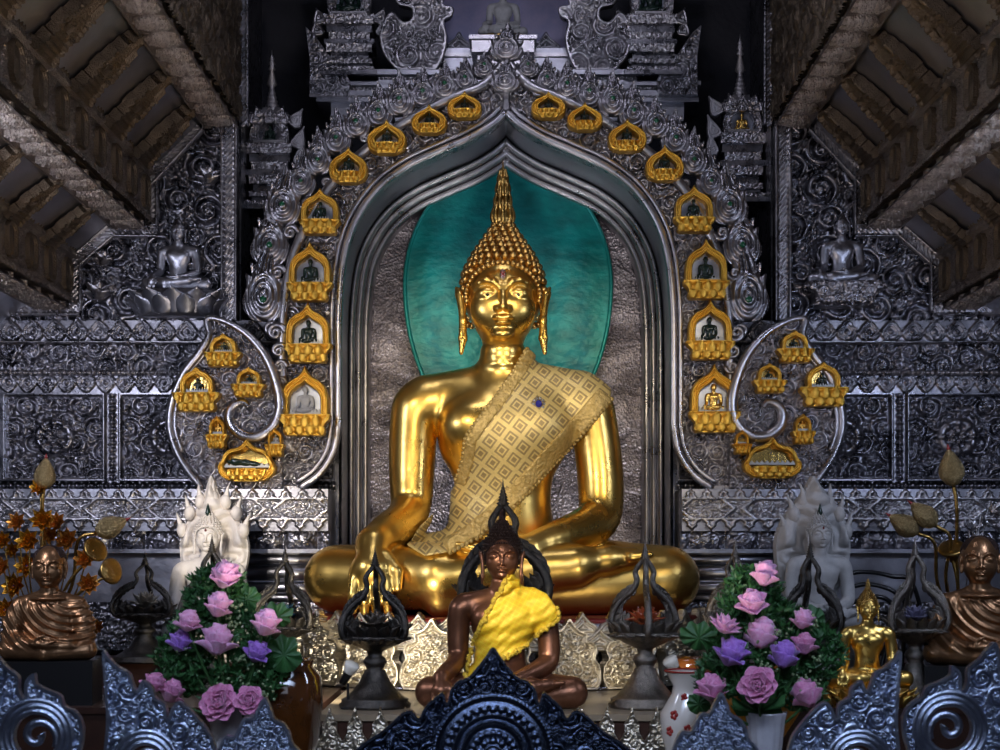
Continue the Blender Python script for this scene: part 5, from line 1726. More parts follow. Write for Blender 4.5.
def spire_shrine(px, ptop, pbase, y, wpx, label, fig, figlab, top=True, mat_='silver', backm='skyglass'):
    s = S(y); H = (pbase - ptop) * s; W = wpx * s
    r = thing('spire_shrine', (PX(px, y), y, PZ(pbase, y)), label, 'shrine', 'small silver spire shrines')
    b = MB()
    hb = H * .40 if top else H * .49
    lev = [(0, .07, .50), (.07, .13, .44), (.13, .19, .36), (.19, .27, .40), (.27, .38, .33), (.38, .52, .40), (.52, .60, .44), (.60, .72, .36), (.72, .84, .40), (.84, 1.0, .44)]
    for z0, z1, w in lev: b.box(-w * W, w * W, -w * W * .8, w * W * .8, z0 * hb, z1 * hb)
    b.build('stepped_base', M['silver_dark'], r, smooth=False)
    for z0, z1, w in (lev[1], lev[3], lev[5], lev[7], lev[9]):
        C = pack(-.3, .3, 0, .12, (.03, .022, .016), 9)
        me = grid('carved_band', -w * W, w * W, z0 * hb, z1 * hb, .009, lambda x, z, d: .012 + .03 * scrolls(x, np.mod(z, .12), C))
        ob('carved_band', me, M[mat_], r, (0, -w * W * .8, 0))
    hn = H * .19 if top else H * .50
    # niche with arched frame
    fo_ = catmull(sym([(.46, 0), (.5, .25), (.46, .5), (.32, .72), (.12, .88), (0, 1.0)]) * [W * .78, hn], 3)
    fi_ = catmull(sym([(.26, .10), (.29, .3), (.25, .5), (.12, .64), (0, .72)]) * [W * .78, hn], 3)
    C = pack(-.4, .4, 0, .5, (.04, .03, .02), 19)
    ob('niche_frame', mk([fo_, fi_], lambda x, z, d: .015 + .035 * scrolls(x, z, C) + .02 * (d < .012), .008, .05, mat_, 'niche_frame'), None, r, (0, -W * .25, hb))
    MB().box(-W * .34, W * .34, -W * .12, W * .3, 0, hn * .8).build('niche_box', M['silver_dark'], r, (0, 0, hb), smooth=False)
    bp_ = MB().box(-W * .24, W * .24, -W * .135, -W * .12, 0, hn * .7).build('back_panel', M[backm], r, (0, 0, hb), smooth=False)
    MB().box(-W * .30, W * .30, -W * .42, -W * .1, 0, .025).build('shelf', M['silver_bright'], r, (0, 0, hb), smooth=False)
    for sx in (-1, 1):
        for dx_, z_, lw, lh, an in ((.50, hb - .10 * hn, .30, .15, .35), (.42, hb + .62 * hn, .32, .13, .55), (.56, hb * .70, .26, .15, .15)):
            ob('leaf', leaf_plate(W * .30, H * .14, 'silver_satin' if top else mat_), None, r, (sx * W * dx_, -W * .15, z_), (0, sx * an, 0), (lw / .30, 1, lh / .14))
    if top:
        zc = hb + hn
        b = MB()
        for k, (w, h) in enumerate(((.40, .05), (.32, .05), (.24, .05), (.17, .04))): b.box(-w * W, w * W, -w * W * .8, w * W * .8, zc - .18 * hn + k * .02 * H, zc - .18 * hn + (k + 1) * .02 * H)
        b.build('crown', M['silver_dark'], r, smooth=False)
        for sx in (-1, 0, 1):
            for k in range(2):
                ob('leaf', leaf_plate(W * .24, H * .12, mat_), None, r, (sx * W * (.27 - .08 * k), -W * .33 + .02 * k, zc - .38 * hn + k * .04 * H), (0, sx * .35, 0), (.9, 1, .65))
        zs = zc + .01 * H; Ls = H - zs
        prof = [(.001, 0)]
        for k in range(7): 
            rr = W * .17 * (1 - k / 8.5); z = Ls * .45 * k / 7
            prof += [(rr, z), (rr * 1.05, z + Ls * .02), (rr * .8, z + Ls * .035)]
        prof += [(W * .10, Ls * .47), (W * .035, Ls * .68), (W * .075, Ls * .70), (W * .04, Ls * .76), (W * .065, Ls * .78), (W * .035, Ls * .84), (W * .05, Ls * .86), (.004, Ls * .93), (.001, Ls)]
        MB().lathe(prof, 16).build('spire', M['silver_satin'], r, (0, 0, zs))
    fs_ = hn * .30
    o = ob('buddha_statuette', mini_me[fig], None, None, (PX(px, y), y - W * .24, PZ(pbase, y) + hb + .028), None, fs_)
    tag(o, figlab, 'statuette')
    return r


spire_shrine(272, 50, 213, 1.0, 50, 'slender silver spire shrine in the dark gap left of the arch', 'jade', 'dark green statuette in the spire shrine left of the arch', backm='silver_dark')
spire_shrine(740, 34, 206, 1.0, 50, 'slender silver spire shrine in the dark gap right of the arch', 'gold', 'tiny golden statuette in the spire shrine right of the arch')
spire_shrine(351, -40, 81, 1.12, 56, 'silver shrine on the left end of the plinth above the arch', 'jade', 'dark statuette in the shrine at the top left of the arch', top=False)
spire_shrine(650, -40, 81, 1.12, 56, 'silver shrine on the right end of the plinth above the arch', 'jade', 'dark statuette in the shrine at the top right of the arch', top=False)
cw = np.array([(0, 0), (38, 0), (41, 14), (36, 24), (30, 30), (26, 42), (20, 40), (12, 52), (5, 62), (-4, 70), (0, 40)]) * S(.98)
for q, nm, px in ((1, 'left', 310), (-1, 'right', 697)):
    c = cw * [q, 1]; c = c[::-1] if q < 0 else c
    C = pack(c[:, 0].min(), c[:, 0].max(), 0, .75, (.11, .08, .05, .035, .024), 71)
    o = ob('corner_wing', mk([c], lambda x, z, d: .015 + np.where(d < .018, .03, .045 * scrolls(x, z, C)), .009, .05, 'silver_dark', 'corner_wing'), None, None, (PX(px, .98), .98, PZ(98 if q > 0 else 96, .98)))
    tag(o, 'pointed silver corner leaf at the %s end of the upper plinth' % nm, 'ornament', 'corner leaves of the upper plinth')

# ================================================================= LAMPS
def arms_curve(H, W):
    return catmull([(W * .70, 0, .405 * H), (W * .96, 0, .45 * H), (W * .97, 0, .54 * H), (W * .74, 0, .62 * H), (W * .38, 0, .685 * H), (W * .24, 0, .745 * H), (W * .28, 0, .80 * H), (W * .12, 0, .855 * H), (0, 0, .88 * H)], 5)


def lamp_stand(px, y, zb_, ptop, wpx, m, label, rot=0.0, foot=.62):
    H = PZ(ptop, y) - zb_; W = wpx * S(y) / 2 * 1.08
    r = thing('flame_lamp', (PX(px, y), y, zb_), label, 'lamp', 'metal oil lamps with curved flame arms', rot)
    k = .58 * H
    prof = [(.001, 0), (.96 * W, 0), (.98 * W, .02 * H), (.90 * W, .035 * H), (.92 * W, .05 * H), (.78 * W, .065 * H), (.62 * W, .10 * H), (.42 * W, .16 * H), (.30 * W, .215 * H), (.30 * W, .225 * H), (.22 * W, .235 * H),
            (.28 * W, .26 * H), (.33 * W, .28 * H), (.28 * W, .305 * H), (.19 * W, .32 * H), (.22 * W, .345 * H), (.34 * W, .36 * H), (.60 * W, .385 * H), (.82 * W, .42 * H), (.86 * W, .44 * H), (.80 * W, .445 * H), (.001, .43 * H)]
    MB().lathe(prof, 40).build('pedestal', M[m], r)
    b = MB()
    for i in range(16):
        a = 2 * math.pi * i / 16
        V, Q = patch(.36 * W, .125 * H, -.25, .1, 4, 5); V, Q = thick(V, Q, .012)
        b.add(turn(V, .55, a, .72 * W, .415 * H), Q)
    for i in range(16):
        a = 2 * math.pi * (i + .5) / 16
        V, Q = patch(.36 * W, .075 * H, -.25, .1, 4, 5); V, Q = thick(V, Q, .012)
        b.add(turn(V, 1.15, a, .70 * W, .40 * H), Q)
    b.build('petal_crown', M[m], r)
    cv = arms_curve(H, W)
    for i in range(3):
        a = math.radians(0 + 120 * i)
        ca, sa = math.cos(a), math.sin(a)
        b = MB(); n = len(cv)
        p = np.stack([cv[:, 0] * ca, cv[:, 0] * sa, cv[:, 2]], 1)
        b.tube(p, np.interp(np.linspace(0, 1, n), [0, .2, .6, 1], [.024, .028, .023, .017]) * H / 1.25, 8)
        # feathered leaves along the inside of the arm
        for j in range(2, 20, 2):
            q = p[j]; L = (.17 - .005 * j) * H
            V, Q = patch(.075 * H, L, -.2, .35, 3, 5); V, Q = thick(V, Q, .012)
            d_ = np.array([-ca * .42, -sa * .42, .9]); e_ = np.array([ca * .9, sa * .9, .42]); n_ = np.array([-sa, ca, 0])
            b.add(q - np.array([ca, sa, 0]) * .015 + V[:, :1] * e_ + V[:, 2:3] * d_ + V[:, 1:2] * n_ * .5 - (V[:, 2:3] ** 2 / L) * e_ * .0, Q)
        b.build('flame_arm', M[m], r)
    pf = [(.001, -.02 * H), (.05 * W, -.02 * H)]
    for j in range(6): pf += [(.14 * W * (1 - j / 7), .0 + .014 * j * H), (.08 * W * (1 - j / 7), .008 * H + .014 * j * H)]
    pf += [(.001, .115 * H)]
    MB().lathe(pf, 12).build('finial', M[m], r, (0, 0, .925 * H - .04 * H))
    return (PX(px, y), y, zb_ + .475 * H), H, W


def lotus_candle(pos, s, m, label, seed=3, op=.3):
    o = lotus(seed, op).build('lotus_candle', M[m], None, pos); o.scale = (s,) * 3
    tag(o, label, 'candle holder')
    MB().lathe([(.001, 0), (.25, 0), (.30, .10), (.12, .2), (.001, .2)], 16).build('base', M[m], o)


T1 = 1.75
lots = [
    (375, -3.05, T1, 546, 68, 'iron', 'large black lamp standing before the hanging golden hand', 90, 'pewter', 'dark grey lotus inside the black lamp before the hanging golden hand'),
    (645, -3.05, T1, 538, 70, 'pewter', 'large grey metal lamp in front of the golden knee on the right', -90, 'amberglass', 'red and orange lotus inside the grey lamp before the right knee'),
    (503, -2.35, T1, 478, 92, 'iron', 'tallest dark lamp, directly behind the bronze Buddha head', 95, None, None),
    (145, -1.15, 1.97, 551, 62, 'iron', 'black lamp between the left monk and the white naga statue', 90, 'clearcard', 'orange and foil lotus inside the black lamp beside the left monk'),
    (212, -1.7, T1, 533, 62, 'iron', 'black lamp in front of the left white naga statue, behind the flowers', 95, None, None),
    (285, -1.7, T1, 544, 62, 'iron', 'black lamp between the left flowers and the golden knee', 85, 'bluecandle', 'dark blue lotus inside the black lamp by the left golden knee'),
    (735, -2.3, T1, 536, 52, 'pewter', 'slim grey lamp right of the golden knee, behind the right flowers', -90, None, None),
    (810, -2.75, T1, 537, 60, 'iron', 'dark lamp in front of the right white naga statue', 88, 'pinkwax', 'pale pink lotus inside the dark lamp before the right white statue'),
    (915, -2.65, T1, 535, 60, 'pewter', 'silvery lamp between the right white statue and the right monk', 90, 'violetwax', 'violet grey lotus inside the silvery lamp beside the right monk'),
]
for px, y, zb_, pt, w, m, lab, rot, cm, cl in lots:
    pos, H, W = lamp_stand(px, y, zb_, pt, w, m, lab, math.radians(rot))
    if cm: lotus_candle((pos[0], pos[1], pos[2] + .02), W * .80, cm, cl, 3 + px)

# ================================================================= FIGURES ON THE ALTAR
# bronze Buddha with the yellow sash
s_ = 98 * S(-3.1) / 1.0 * .98
br_ = thing('bronze_buddha', (PX(502, -3.1), -3.1, 1.752), 'brown bronze seated Buddha wearing a bright yellow sash, front centre', 'statue')
(v, q), bfm = std_figure('brz', .0125, 'bhumi', lx=.90, detail=1, headh=.006)
ob('body', mesh('body', v, q), M['brown'], br_, None, None, s_)
ob('hair', mesh('hair', *hair_field(HC, 1.0, .010)), M['monk_hair'], br_, None, None, s_)
cp = curl_points(*HC, 1.0, .034)
ob('hair_curls', spheres_mesh('hair_curls', cp, .0155, 6, 5), M['monk_hair'], br_, None, None, s_)
ob('flame_finial', finial_mesh('flame_finial'), M['monk_hair'], br_, (0, .05 * s_, 1.895 * s_), None, s_ * .55)
def up(pts): return np.array([((a - 503) * S(-3.1) / s_, ((PZ(b_, -3.1) - 1.752) / s_)) for a, b_ in pts])
spoly = up([(511, 574), (503, 588), (494, 602), (485, 620), (477, 636), (472, 650), (468, 668), (470, 676), (480, 672), (494, 664), (508, 656), (522, 648), (536, 636), (548, 626), (558, 618), (556, 606), (548, 594), (536, 588), (524, 582), (518, 574)])
fy = Field((-.55, -.45, .25), (.68, .40, 1.40), .012)
body(fy, 'bhumi', .90)
fy.ell((.45, .03, 1.0), (.16, .18, .18), .08)
wave = fy.D
X, Y, Z = fy.ax[0][:, None, None], fy.ax[1][None, :, None], fy.ax[2][None, None, :]
fold = (.006 * np.sin((X * .75 - Z) * 30 + 3 * np.sin(X * 7 + Z * 4)) + .005 * np.sin((X * .6 - Z) * 55 + 2 * np.sin(X * 11)) + 0 * Y).astype(np.float32)
fy.D = fy.D + fold
sd = shell_sash(fy, spoly, .040, .01, back=.20)
ob('yellow_sash', mesh('yellow_sash', *surfnet(sd, fy.lo, fy.h, 1)), M['yellow_cloth'], br_, None, None, s_)
lpts = []
for ln in (up([(509, 572), (503, 588), (494, 602), (485, 620), (477, 636), (472, 650), (468, 668), (468, 676)]), up([(470, 677), (480, 672), (494, 664), (508, 656), (522, 648), (536, 636), (548, 626), (559, 618), (557, 606)])):
    c = catmull(ln, 12); L = np.concatenate([[0], np.cumsum(np.linalg.norm(np.diff(c, axis=0), axis=1))])
    for t in np.arange(0, L[-1], .030):
        x, z = np.interp(t, L, c[:, 0]), np.interp(t, L, c[:, 1])
        ix = int(np.clip(round((x - fy.lo[0]) / fy.h), 0, fy.n[0] - 1)); iz = int(np.clip(round((z - fy.lo[2]) / fy.h), 0, fy.n[2] - 1))
        col = fy.D[ix, :, iz]; k = np.argmax(col < .04)
        if col[k] < .04:
            y = fy.lo[1] + k * fy.h
            for dz in (0, .02): lpts.append((x + rng.uniform(-.012, .012), y - .006, z + dz * rng.uniform(-1, 1), rng.uniform(.8, 1.3)))
ob('lace_edge', spheres_mesh('lace_edge', lpts, .023, 6, 4), M['yellow_edge'], br_, None, None, s_)['kind'] = 'stuff'

# small golden Buddha
zg = 1.75
gs = .42
g_ = thing('small_golden_buddha', (PX(868, -3.0), -3.0, zg + .0), 'small bright golden seated Buddha in front of the right white naga statue', 'statue')
(v, q), _ = std_figure('gold_s', .017, 'bhumi', lx=.88, detail=1, headh=.009)
z_off = .155
ob('body', mesh('body', v, q), M['gold'], g_, (0, 0, z_off), None, gs * .96)
ob('hair', mesh('hair', *hair_field(HC, 1.0, .012)), M['gold_dark'], g_, (0, 0, z_off), None, gs * .96)
ob('hair_curls', spheres_mesh('hair_curls', curl_points(*HC, 1.0, .045), .018, 6, 4), M['gold_dark'], g_, (0, 0, z_off), None, gs * .96)
ob('flame_finial', finial_mesh('flame_finial'), M['gold_dark'], g_, (0, 0, z_off + 1.88 * gs * .96), None, gs * .8)
lotus_seat(16, .36, .24, 0, .155, .45, rows=2).build('lotus_seat', M['gold'], g_)


def monk_mesh(h=.0085):
    f = Field((-.62, -.45, -.02), (.62, .35, 1.32), h)
    f.ell((0, .02, .10), (.46, .30, .13), .05)
    for q in (-1, 1): f.cap((.16 * q, .02, .13), (.43 * q, -.14, .11), .13, .10, .05)
    f.chain([(-.42, -.16, .10), (0, -.31, .08), (.42, -.16, .10)], [.095, .08, .095], .04)
    f.ell((0, .04, .34), (.29, .20, .30), .08)
    f.ell((0, .03, .52), (.31, .17, .14), .08)
    for q in (-1, 1):
        f.chain([(.10 * q, .04, .66), (.27 * q, .04, .585)], [.085, .10], .06)
        f.chain([(.31 * q, .02, .56), (.375 * q, .0, .40), (.395 * q, -.04, .24)], [.105, .105, .10], .06)
        f.chain([(.395 * q, -.04, .24), (.24 * q, -.24, .18), (.09 * q, -.30, .165)], [.095, .075, .055], .04)
    # robe folds fanning from the left shoulder, draped loops on the chest
    X, Y, Z = f.ax[0][:, None, None], f.ax[1][None, :, None], f.ax[2][None, None, :]
    w = np.clip((Z - .10) / .1, 0, 1) * np.clip((.66 - Z) / .06, 0, 1)
    rr = np.sqrt((X - .30) ** 2 + (Z - .78) ** 2)
    ang = np.arctan2(Z - .78, X - .30)
    fold = np.sin(rr * 74 + 2.2 * np.sin(ang * 3)) * .0085 + .004 * np.sin(rr * 150 + ang * 6)
    f.D += (fold * w + 0 * Y).astype(np.float32)
    f.ell((0, -.005, .66), (.20, .16, .035), .03)
    for q in (-1, 1):
        pass
    hand_lap(f, (.10, -.33, .165), 1, .62); hand_lap(f, (-.10, -.34, .19), -1, .62)
    f.cap((0, .02, .62), (0, .02, .84), .105, .095, .04)
    V, Q = f.mesh(1)
    g = Field((-.26, -.25, .68), (.26, .30, 1.32), .006)
    g.cap((0, .03, .66), (0, .02, .86), .102, .092, .04)
    add_head(g, (0, 0, .99), .96, 1, bald=True)
    V2, Q2 = g.mesh(1)
    return join([(V, Q), (V2, Q2)])


mV, mQ = monk_mesh()
mme = mesh('body', mV, mQ)
f = Field((-.24, -.24, .84), (.24, .30, 1.34), .010)
f.ell((0, .05, .99 + .09), (.183, .186, .158), .01); f.ell((0, .075, .99), (.182, .170, .14), .03)
f.ell((0, -.21, .98), (.19, .185, .170), .012, 'sub'); f.ell((0, -.12, .86), (.3, .17, .12), .012, 'sub')
for q in (-1, 1): f.ell((.18 * q, -.05, .99), (.05, .10, .13), .01, 'sub')
hme = mesh('hair_cap', *f.mesh(1))
for px, pb, y, sc, lab, rz in ((49, 659, -2.7, 92, 'bronze monk statue in folded robes on the left, hands in its lap, before golden flowers', .12),
                               (980, 664, -2.75, 104, 'bronze monk statue at the right edge, robe folds shining, beside the silvery lamp', -.25)):
    zb_ = PZ(pb, y)
    r = thing('monk_statue', (PX(px, y), y, zb_), lab, 'statue', None, rz); s_ = sc * S(y)
    ob('body', mme, M['monk'], r, None, None, s_)
    ob('hair', hme, M['monk_hair'], r, None, None, s_)
    bx_ = MB().box(-.52 * s_, .52 * s_, -.40 * s_, .30 * s_, 0, zb_ - T1).build('statue_box', M['black'], None, (PX(px, y), y, T1), (0, 0, rz), smooth=False)
    tag(bx_, 'plain black box under the bronze monk on the %s' % ('left' if px < 500 else 'right'), 'box')


# white statues under serpent hoods
def naga(px, pb, y, unit, lx, hood_px, label, hcx, mname, ped=None, rz=0.0):
    zb_ = PZ(pb, y)
    r = thing('white_naga_buddha', (PX(px, y), y, zb_ - (ped or 0)), label, 'statue', None, rz)
    o0 = ped or 0
    s = unit * S(y)
    (v, q), _ = std_figure('naga%d' % int(lx * 100), .018, 'dhyana', lx=lx, detail=1, headh=.010)
    ob('figure', mesh('figure', v, q), M[mname], r, (0, 0, o0), None, s)
    ob('hair', mesh('hair', *hair_field(HC, 1.0, .014)), M[mname], r, (0, 0, o0), None, s)
    ob('hair_curls', spheres_mesh('hair_curls', curl_points(*HC, 1.0, .05), .018, 6, 4), M[mname], r, (0, 0, o0), None, s)
    ob('hair_knob', MB().lathe([(.001, 0), (.05, .0), (.045, .05), (.02, .14), (.001, .2)], 12).me('hair_knob'), M['jade'], r, (0, 0, o0 + 1.88 * s), None, s)
    gm = MB().sphere((0, -.185 * s, 1.665 * s + o0), (.016 * s, .012 * s, .022 * s), 8, 6).build('forehead_gem', M['red'], r)
    c = np.array([((a - px) * S(y), PZ(b_, y) - zb_ + o0) for a, b_ in hood_px])
    c = catmull(c, 4)
    lo, hi = c.min(0), c.max(0); cxm = (lo[0] + hi[0]) / 2
    def hood(x, z, d):
        a = np.arctan2(x - hcx * S(y), z - (lo[1] + .35 * (hi[1] - lo[1])))
        rr = np.hypot(x - hcx * S(y), z - (lo[1] + .35 * (hi[1] - lo[1])))
        heads = .5 + .5 * np.cos(a * 7)
        return .02 + .10 * heads * sm(.18, .40, rr) * sm(0, .06, d) + .03 * np.abs(np.sin(rr * 26 + heads * 3)) * sm(0, .04, d)
    ob('serpent_hood', mk([c], hood, .009, .08, mname, 'serpent_hood'), None, r, (0, .22 * s + .06, 0))
    # rearing heads at the rim of the hood
    b = MB()
    for k in range(7):
        a = math.radians(-66 + 22 * k)
        R_ = (hi[1] - lo[1]) * .40
        x0 = hcx * S(y) + math.sin(a) * R_ * .62; z0 = lo[1] + .42 * (hi[1] - lo[1]) + math.cos(a) * R_ * 1.02
        b.sphere((x0, .05, z0), (.055, .07, .075), 10, 8)
        b.tube(catmull([(x0, .10, z0 - .02), (x0 + .03 * math.sin(a), .04, z0 + .08), (x0 + .07 * math.sin(a), .08, z0 + .17)], 4), np.linspace(.04, .006, 9), 6)
    b.build('serpent_heads', M[mname], r, (0, .10, 0))
    # coiled body as seat
    b = MB()
    for k in range(2 if ped is None else 1):
        t = np.linspace(0, 2 * math.pi, 60)[:-1]
        b.tube(np.stack([np.cos(t) * lx * .95 * s, np.sin(t) * .5 * s, np.full(59, o0 - .06 - .11 * k)], 1), .075, 10, closed=True)
    b.build('serpent_coil', M[mname], r)
    if ped:
        MB().lathe([(.001, 0), (1.12, 0), (1.12, .07), (1.0, .10), (.9, .16), (.9, ped - .2), (1.0, ped - .14), (1.05, ped - .06), (.001, ped - .05)], 40, sx=lx * s, sy=.5 * s).build('pedestal', M[mname], r)
    return r


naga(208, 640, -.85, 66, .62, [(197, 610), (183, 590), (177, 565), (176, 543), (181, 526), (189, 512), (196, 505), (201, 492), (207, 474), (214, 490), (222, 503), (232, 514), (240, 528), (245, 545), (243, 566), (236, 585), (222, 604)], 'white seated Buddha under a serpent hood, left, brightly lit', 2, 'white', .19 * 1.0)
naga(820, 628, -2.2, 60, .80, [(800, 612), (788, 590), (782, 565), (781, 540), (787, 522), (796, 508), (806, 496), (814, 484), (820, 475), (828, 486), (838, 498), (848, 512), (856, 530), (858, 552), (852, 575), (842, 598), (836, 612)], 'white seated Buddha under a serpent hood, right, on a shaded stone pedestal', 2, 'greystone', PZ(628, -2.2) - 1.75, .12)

# ================================================================= FLOWERS IN FRONT
def vase_obj(px, y, zb_, ptop, wpx, m, label, fl=0):
    H = PZ(ptop, y) - zb_; W = wpx * S(y) / 2
    prof = [(.001, 0), (.62 * W, 0), (.66 * W, .03 * H), (.60 * W, .08 * H), (.74 * W, .45 * H), (.92 * W, .86 * H), (1.0 * W, .97 * H), (1.02 * W, H), (.94 * W, H), (.86 * W, .86 * H), (.55 * W, .3 * H), (.001, .25 * H)]
    b = MB().lathe(prof, 48)
    if fl:
        def flute(v):
            a = np.arctan2(v[:, 1], v[:, 0]); k = 1 + .045 * np.cos(a * 14); v = v.copy(); v[:, 0] *= k; v[:, 1] *= k; return v
        b.xform(flute)
    o = b.build('flower_vase', M[m], None, (PX(px, y), y, zb_)); tag(o, label, 'vase')
    return (PX(px, y), y, zb_ + H)


yv = -4.5
vl = vase_obj(232, yv, 1.3, 700, 50, 'vase', 'milky glass vase holding the left lotus and rose bouquet')
vr = vase_obj(766, yv, 1.3, 712, 40, 'vase', 'fluted milky vase holding the right lotus and rose bouquet', 1)

pe = [peony(1).me('petals'), peony(5).me('petals')]
ro = [openrose(2).me('petals'), openrose(8).me('petals')]
pt_ = lotus(4, .1).me('petals')
FM = {}
def fmesh(kind, col, i):
    k = (kind, col, i)
    if k not in FM:
        base = {'p': pe, 'r': ro, 't': [pt_, pt_]}[kind][i % 2]
        FM[k] = base.copy(); FM[k].materials.clear(); FM[k].materials.append(M[col])
    return FM[k]
heart = MB().sphere((0, 0, .12), (.14, .14, .12), 12, 8).me('heart'); heart.materials.append(M['bud_green'])


def flower(px, py, r, kind, col, y, root, label, i, group, name='lotus_flower', tilt=None):
    R = r * S(y)
    o = thing(name, (PX(px, y), y, PZ(py, y)), label, 'flower', group)
    sc = R / (.55 if kind == 'p' else (.80 if kind == 'r' else .5))
    r_ = random.Random(px * 7 + py)
    if kind == 'r': rot = (math.radians(72), r_.uniform(-.2, .2), r_.uniform(-.4, .4))
    elif tilt: rot = (math.radians(18), math.radians(tilt), r_.uniform(0, 3))
    else: rot = (math.radians(r_.uniform(8, 30)), math.radians((px - root[0]) * 0 + r_.uniform(-18, 18)), r_.uniform(0, 3))
    pz = -.30 * sc if kind != 'r' else 0
    p = ob('petals', fmesh(kind, col, i), None, o, (0, 0, pz), rot, sc)
    if kind == 'r': ob('heart', heart, None, p, None, None, 1.0)
    base = Vector((root[0] - o.location.x, root[1] - o.location.y, root[2] - o.location.z - .15))
    st = catmull([(0, .03, -.30 * R), (base.x * .45, base.y * .5 + .04, base.z * .5 - .04), tuple(base)], 5)
    MB().tube(st, .010, 6).build('stem', M['stem'], o)
    return o


LF = [(222, 577, 15, 'p', 'pink', 'topmost pale pink flower of the left bouquet'),
      (216, 607, 14, 'p', 'pink', 'pale pink flower just under the topmost one, left bouquet'),
      (186, 623, 12, 'p', 'pink', 'small pink flower at the upper left of the left bouquet'),
      (178, 643, 12, 'p', 'violet', 'violet bud at the left side of the left bouquet'),
      (216, 643, 17, 'p', 'pink', 'biggest cupped pink flower in the middle of the left bouquet'),
      (263, 625, 15, 'p', 'pink', 'pink flower at the upper right of the left bouquet'),
      (254, 653, 12, 'p', 'violet', 'violet bud at the right side of the left bouquet'),
      (220, 703, 18, 'r', 'rose', 'large open rose at the bottom of the left bouquet'),
      (249, 701, 14, 'r', 'rose', 'smaller open rose right of the large one, left bouquet'),
      (168, 693, 13, 'p', 'rose', 'dusky rose flower at the lower left of the left bouquet'),
      (151, 684, 11, 'p', 'rose', 'half-hidden dusky rose at the far lower left of the left bouquet')]
RF = [(763, 576, 14, 'p', 'pink', 'topmost pale pink flower of the right bouquet'),
      (752, 604, 14, 'p', 'pink', 'pale pink flower below the topmost one, right bouquet'),
      (723, 623, 14, 't', 'pink', 'pointed pink lotus at the upper left of the right bouquet'),
      (759, 636, 17, 'p', 'pink', 'biggest cupped pink flower in the middle of the right bouquet'),
      (727, 654, 16, 'p', 'violet', 'violet flower on the left of the right bouquet'),
      (782, 657, 15, 'p', 'violet', 'violet flower on the right of the right bouquet'),
      (801, 621, 11, 'p', 'pink', 'small pink flower at the upper right of the right bouquet'),
      (804, 646, 12, 'p', 'rose', 'rose pink flower at the right edge of the right bouquet'),
      (758, 686, 18, 'r', 'rose', 'large open rose at the bottom centre of the right bouquet'),
      (711, 690, 15, 'p', 'rose', 'dusky rose flower at the lower left of the right bouquet'),
      (811, 695, 16, 'p', 'rose', 'drooping dusky rose flower at the lower right of the right bouquet')]
for L, root, g in ((LF, vl, 'flowers of the left bouquet'), (RF, vr, 'flowers of the right bouquet')):
    for i, (px, py, r, k, c, lab) in enumerate(L):
        yy = yv - .12 - .10 * (k == 'r') - .05 * (i % 3)
        flower(px, py, r, k, c, yy, root, lab, i, g, tilt=35 if i == 10 and root is vr else None)


def round_leaf(px, py, r, y, root, label, rot, flat=1.0):
    R = r * S(y)
    n = 40; b = MB(); V = [(0, 0, 0)]; rings = 5
    for k in range(1, rings + 1):
        for j in range(n):
            a = 2 * math.pi * j / n
            rr = R * k / rings * (1 + .06 * math.cos(a * 9) * (k / rings)) * (1 - .35 * math.exp(-(min(a, 2 * math.pi - a) / .22) ** 2))
            V.append((rr * math.cos(a), .02 * math.cos(a * 9) * k / rings * R / .12 + .25 * rr * rr / R, rr * math.sin(a) * flat))
    V = np.array(V); T = [(0, 1 + j, 1 + (j + 1) % n) for j in range(n)]
    Q = [(1 + (k - 1) * n + j, 1 + k * n + j, 1 + k * n + (j + 1) % n, 1 + (k - 1) * n + (j + 1) % n) for k in range(1, rings) for j in range(n)]
    o = thing('lotus_leaf', (PX(px, y), y, PZ(py, y)), label, 'leaf', 'round lotus leaves of the bouquets')
    b.add(V, Q, T); b.build('blade', M['leaf'], o, None, rot)
    base = Vector((root[0] - o.location.x, root[1] - o.location.y, root[2] - o.location.z - .15))
    MB().tube(catmull([(0, .02, 0), (base.x * .5, base.y * .5 + .05, base.z * .5), tuple(base)], 5), .009, 6).build('stem', M['stem'], o)


round_leaf(247, 600, 14, yv + .05, vl, 'round green lotus leaf near the top of the left bouquet', (.2, .4, .3))
round_leaf(277, 617, 17, yv + .08, vl, 'round green lotus leaf at the right of the left bouquet, upper', (.5, .2, .2), .8)
round_leaf(284, 655, 19, yv, vl, 'large round lotus leaf at the right edge of the left bouquet, lower', (.1, -.3, .1))
round_leaf(699, 638, 20, yv + .05, vr, 'large round lotus leaf at the left edge of the right bouquet', (.3, .1, -.2), .75)
round_leaf(812, 622, 16, yv + .1, vr, 'round lotus leaf behind the upper right of the right bouquet', (.2, .5, .3))
round_leaf(760, 711, 28, yv - .08, vr, 'broad lotus leaf hanging over the rim of the right vase', (.9, .0, 0), .8)
round_leaf(699, 704, 12, yv + .05, vr, 'small round lotus leaf at the lower left of the right bouquet', (.2, -.4, -.2))


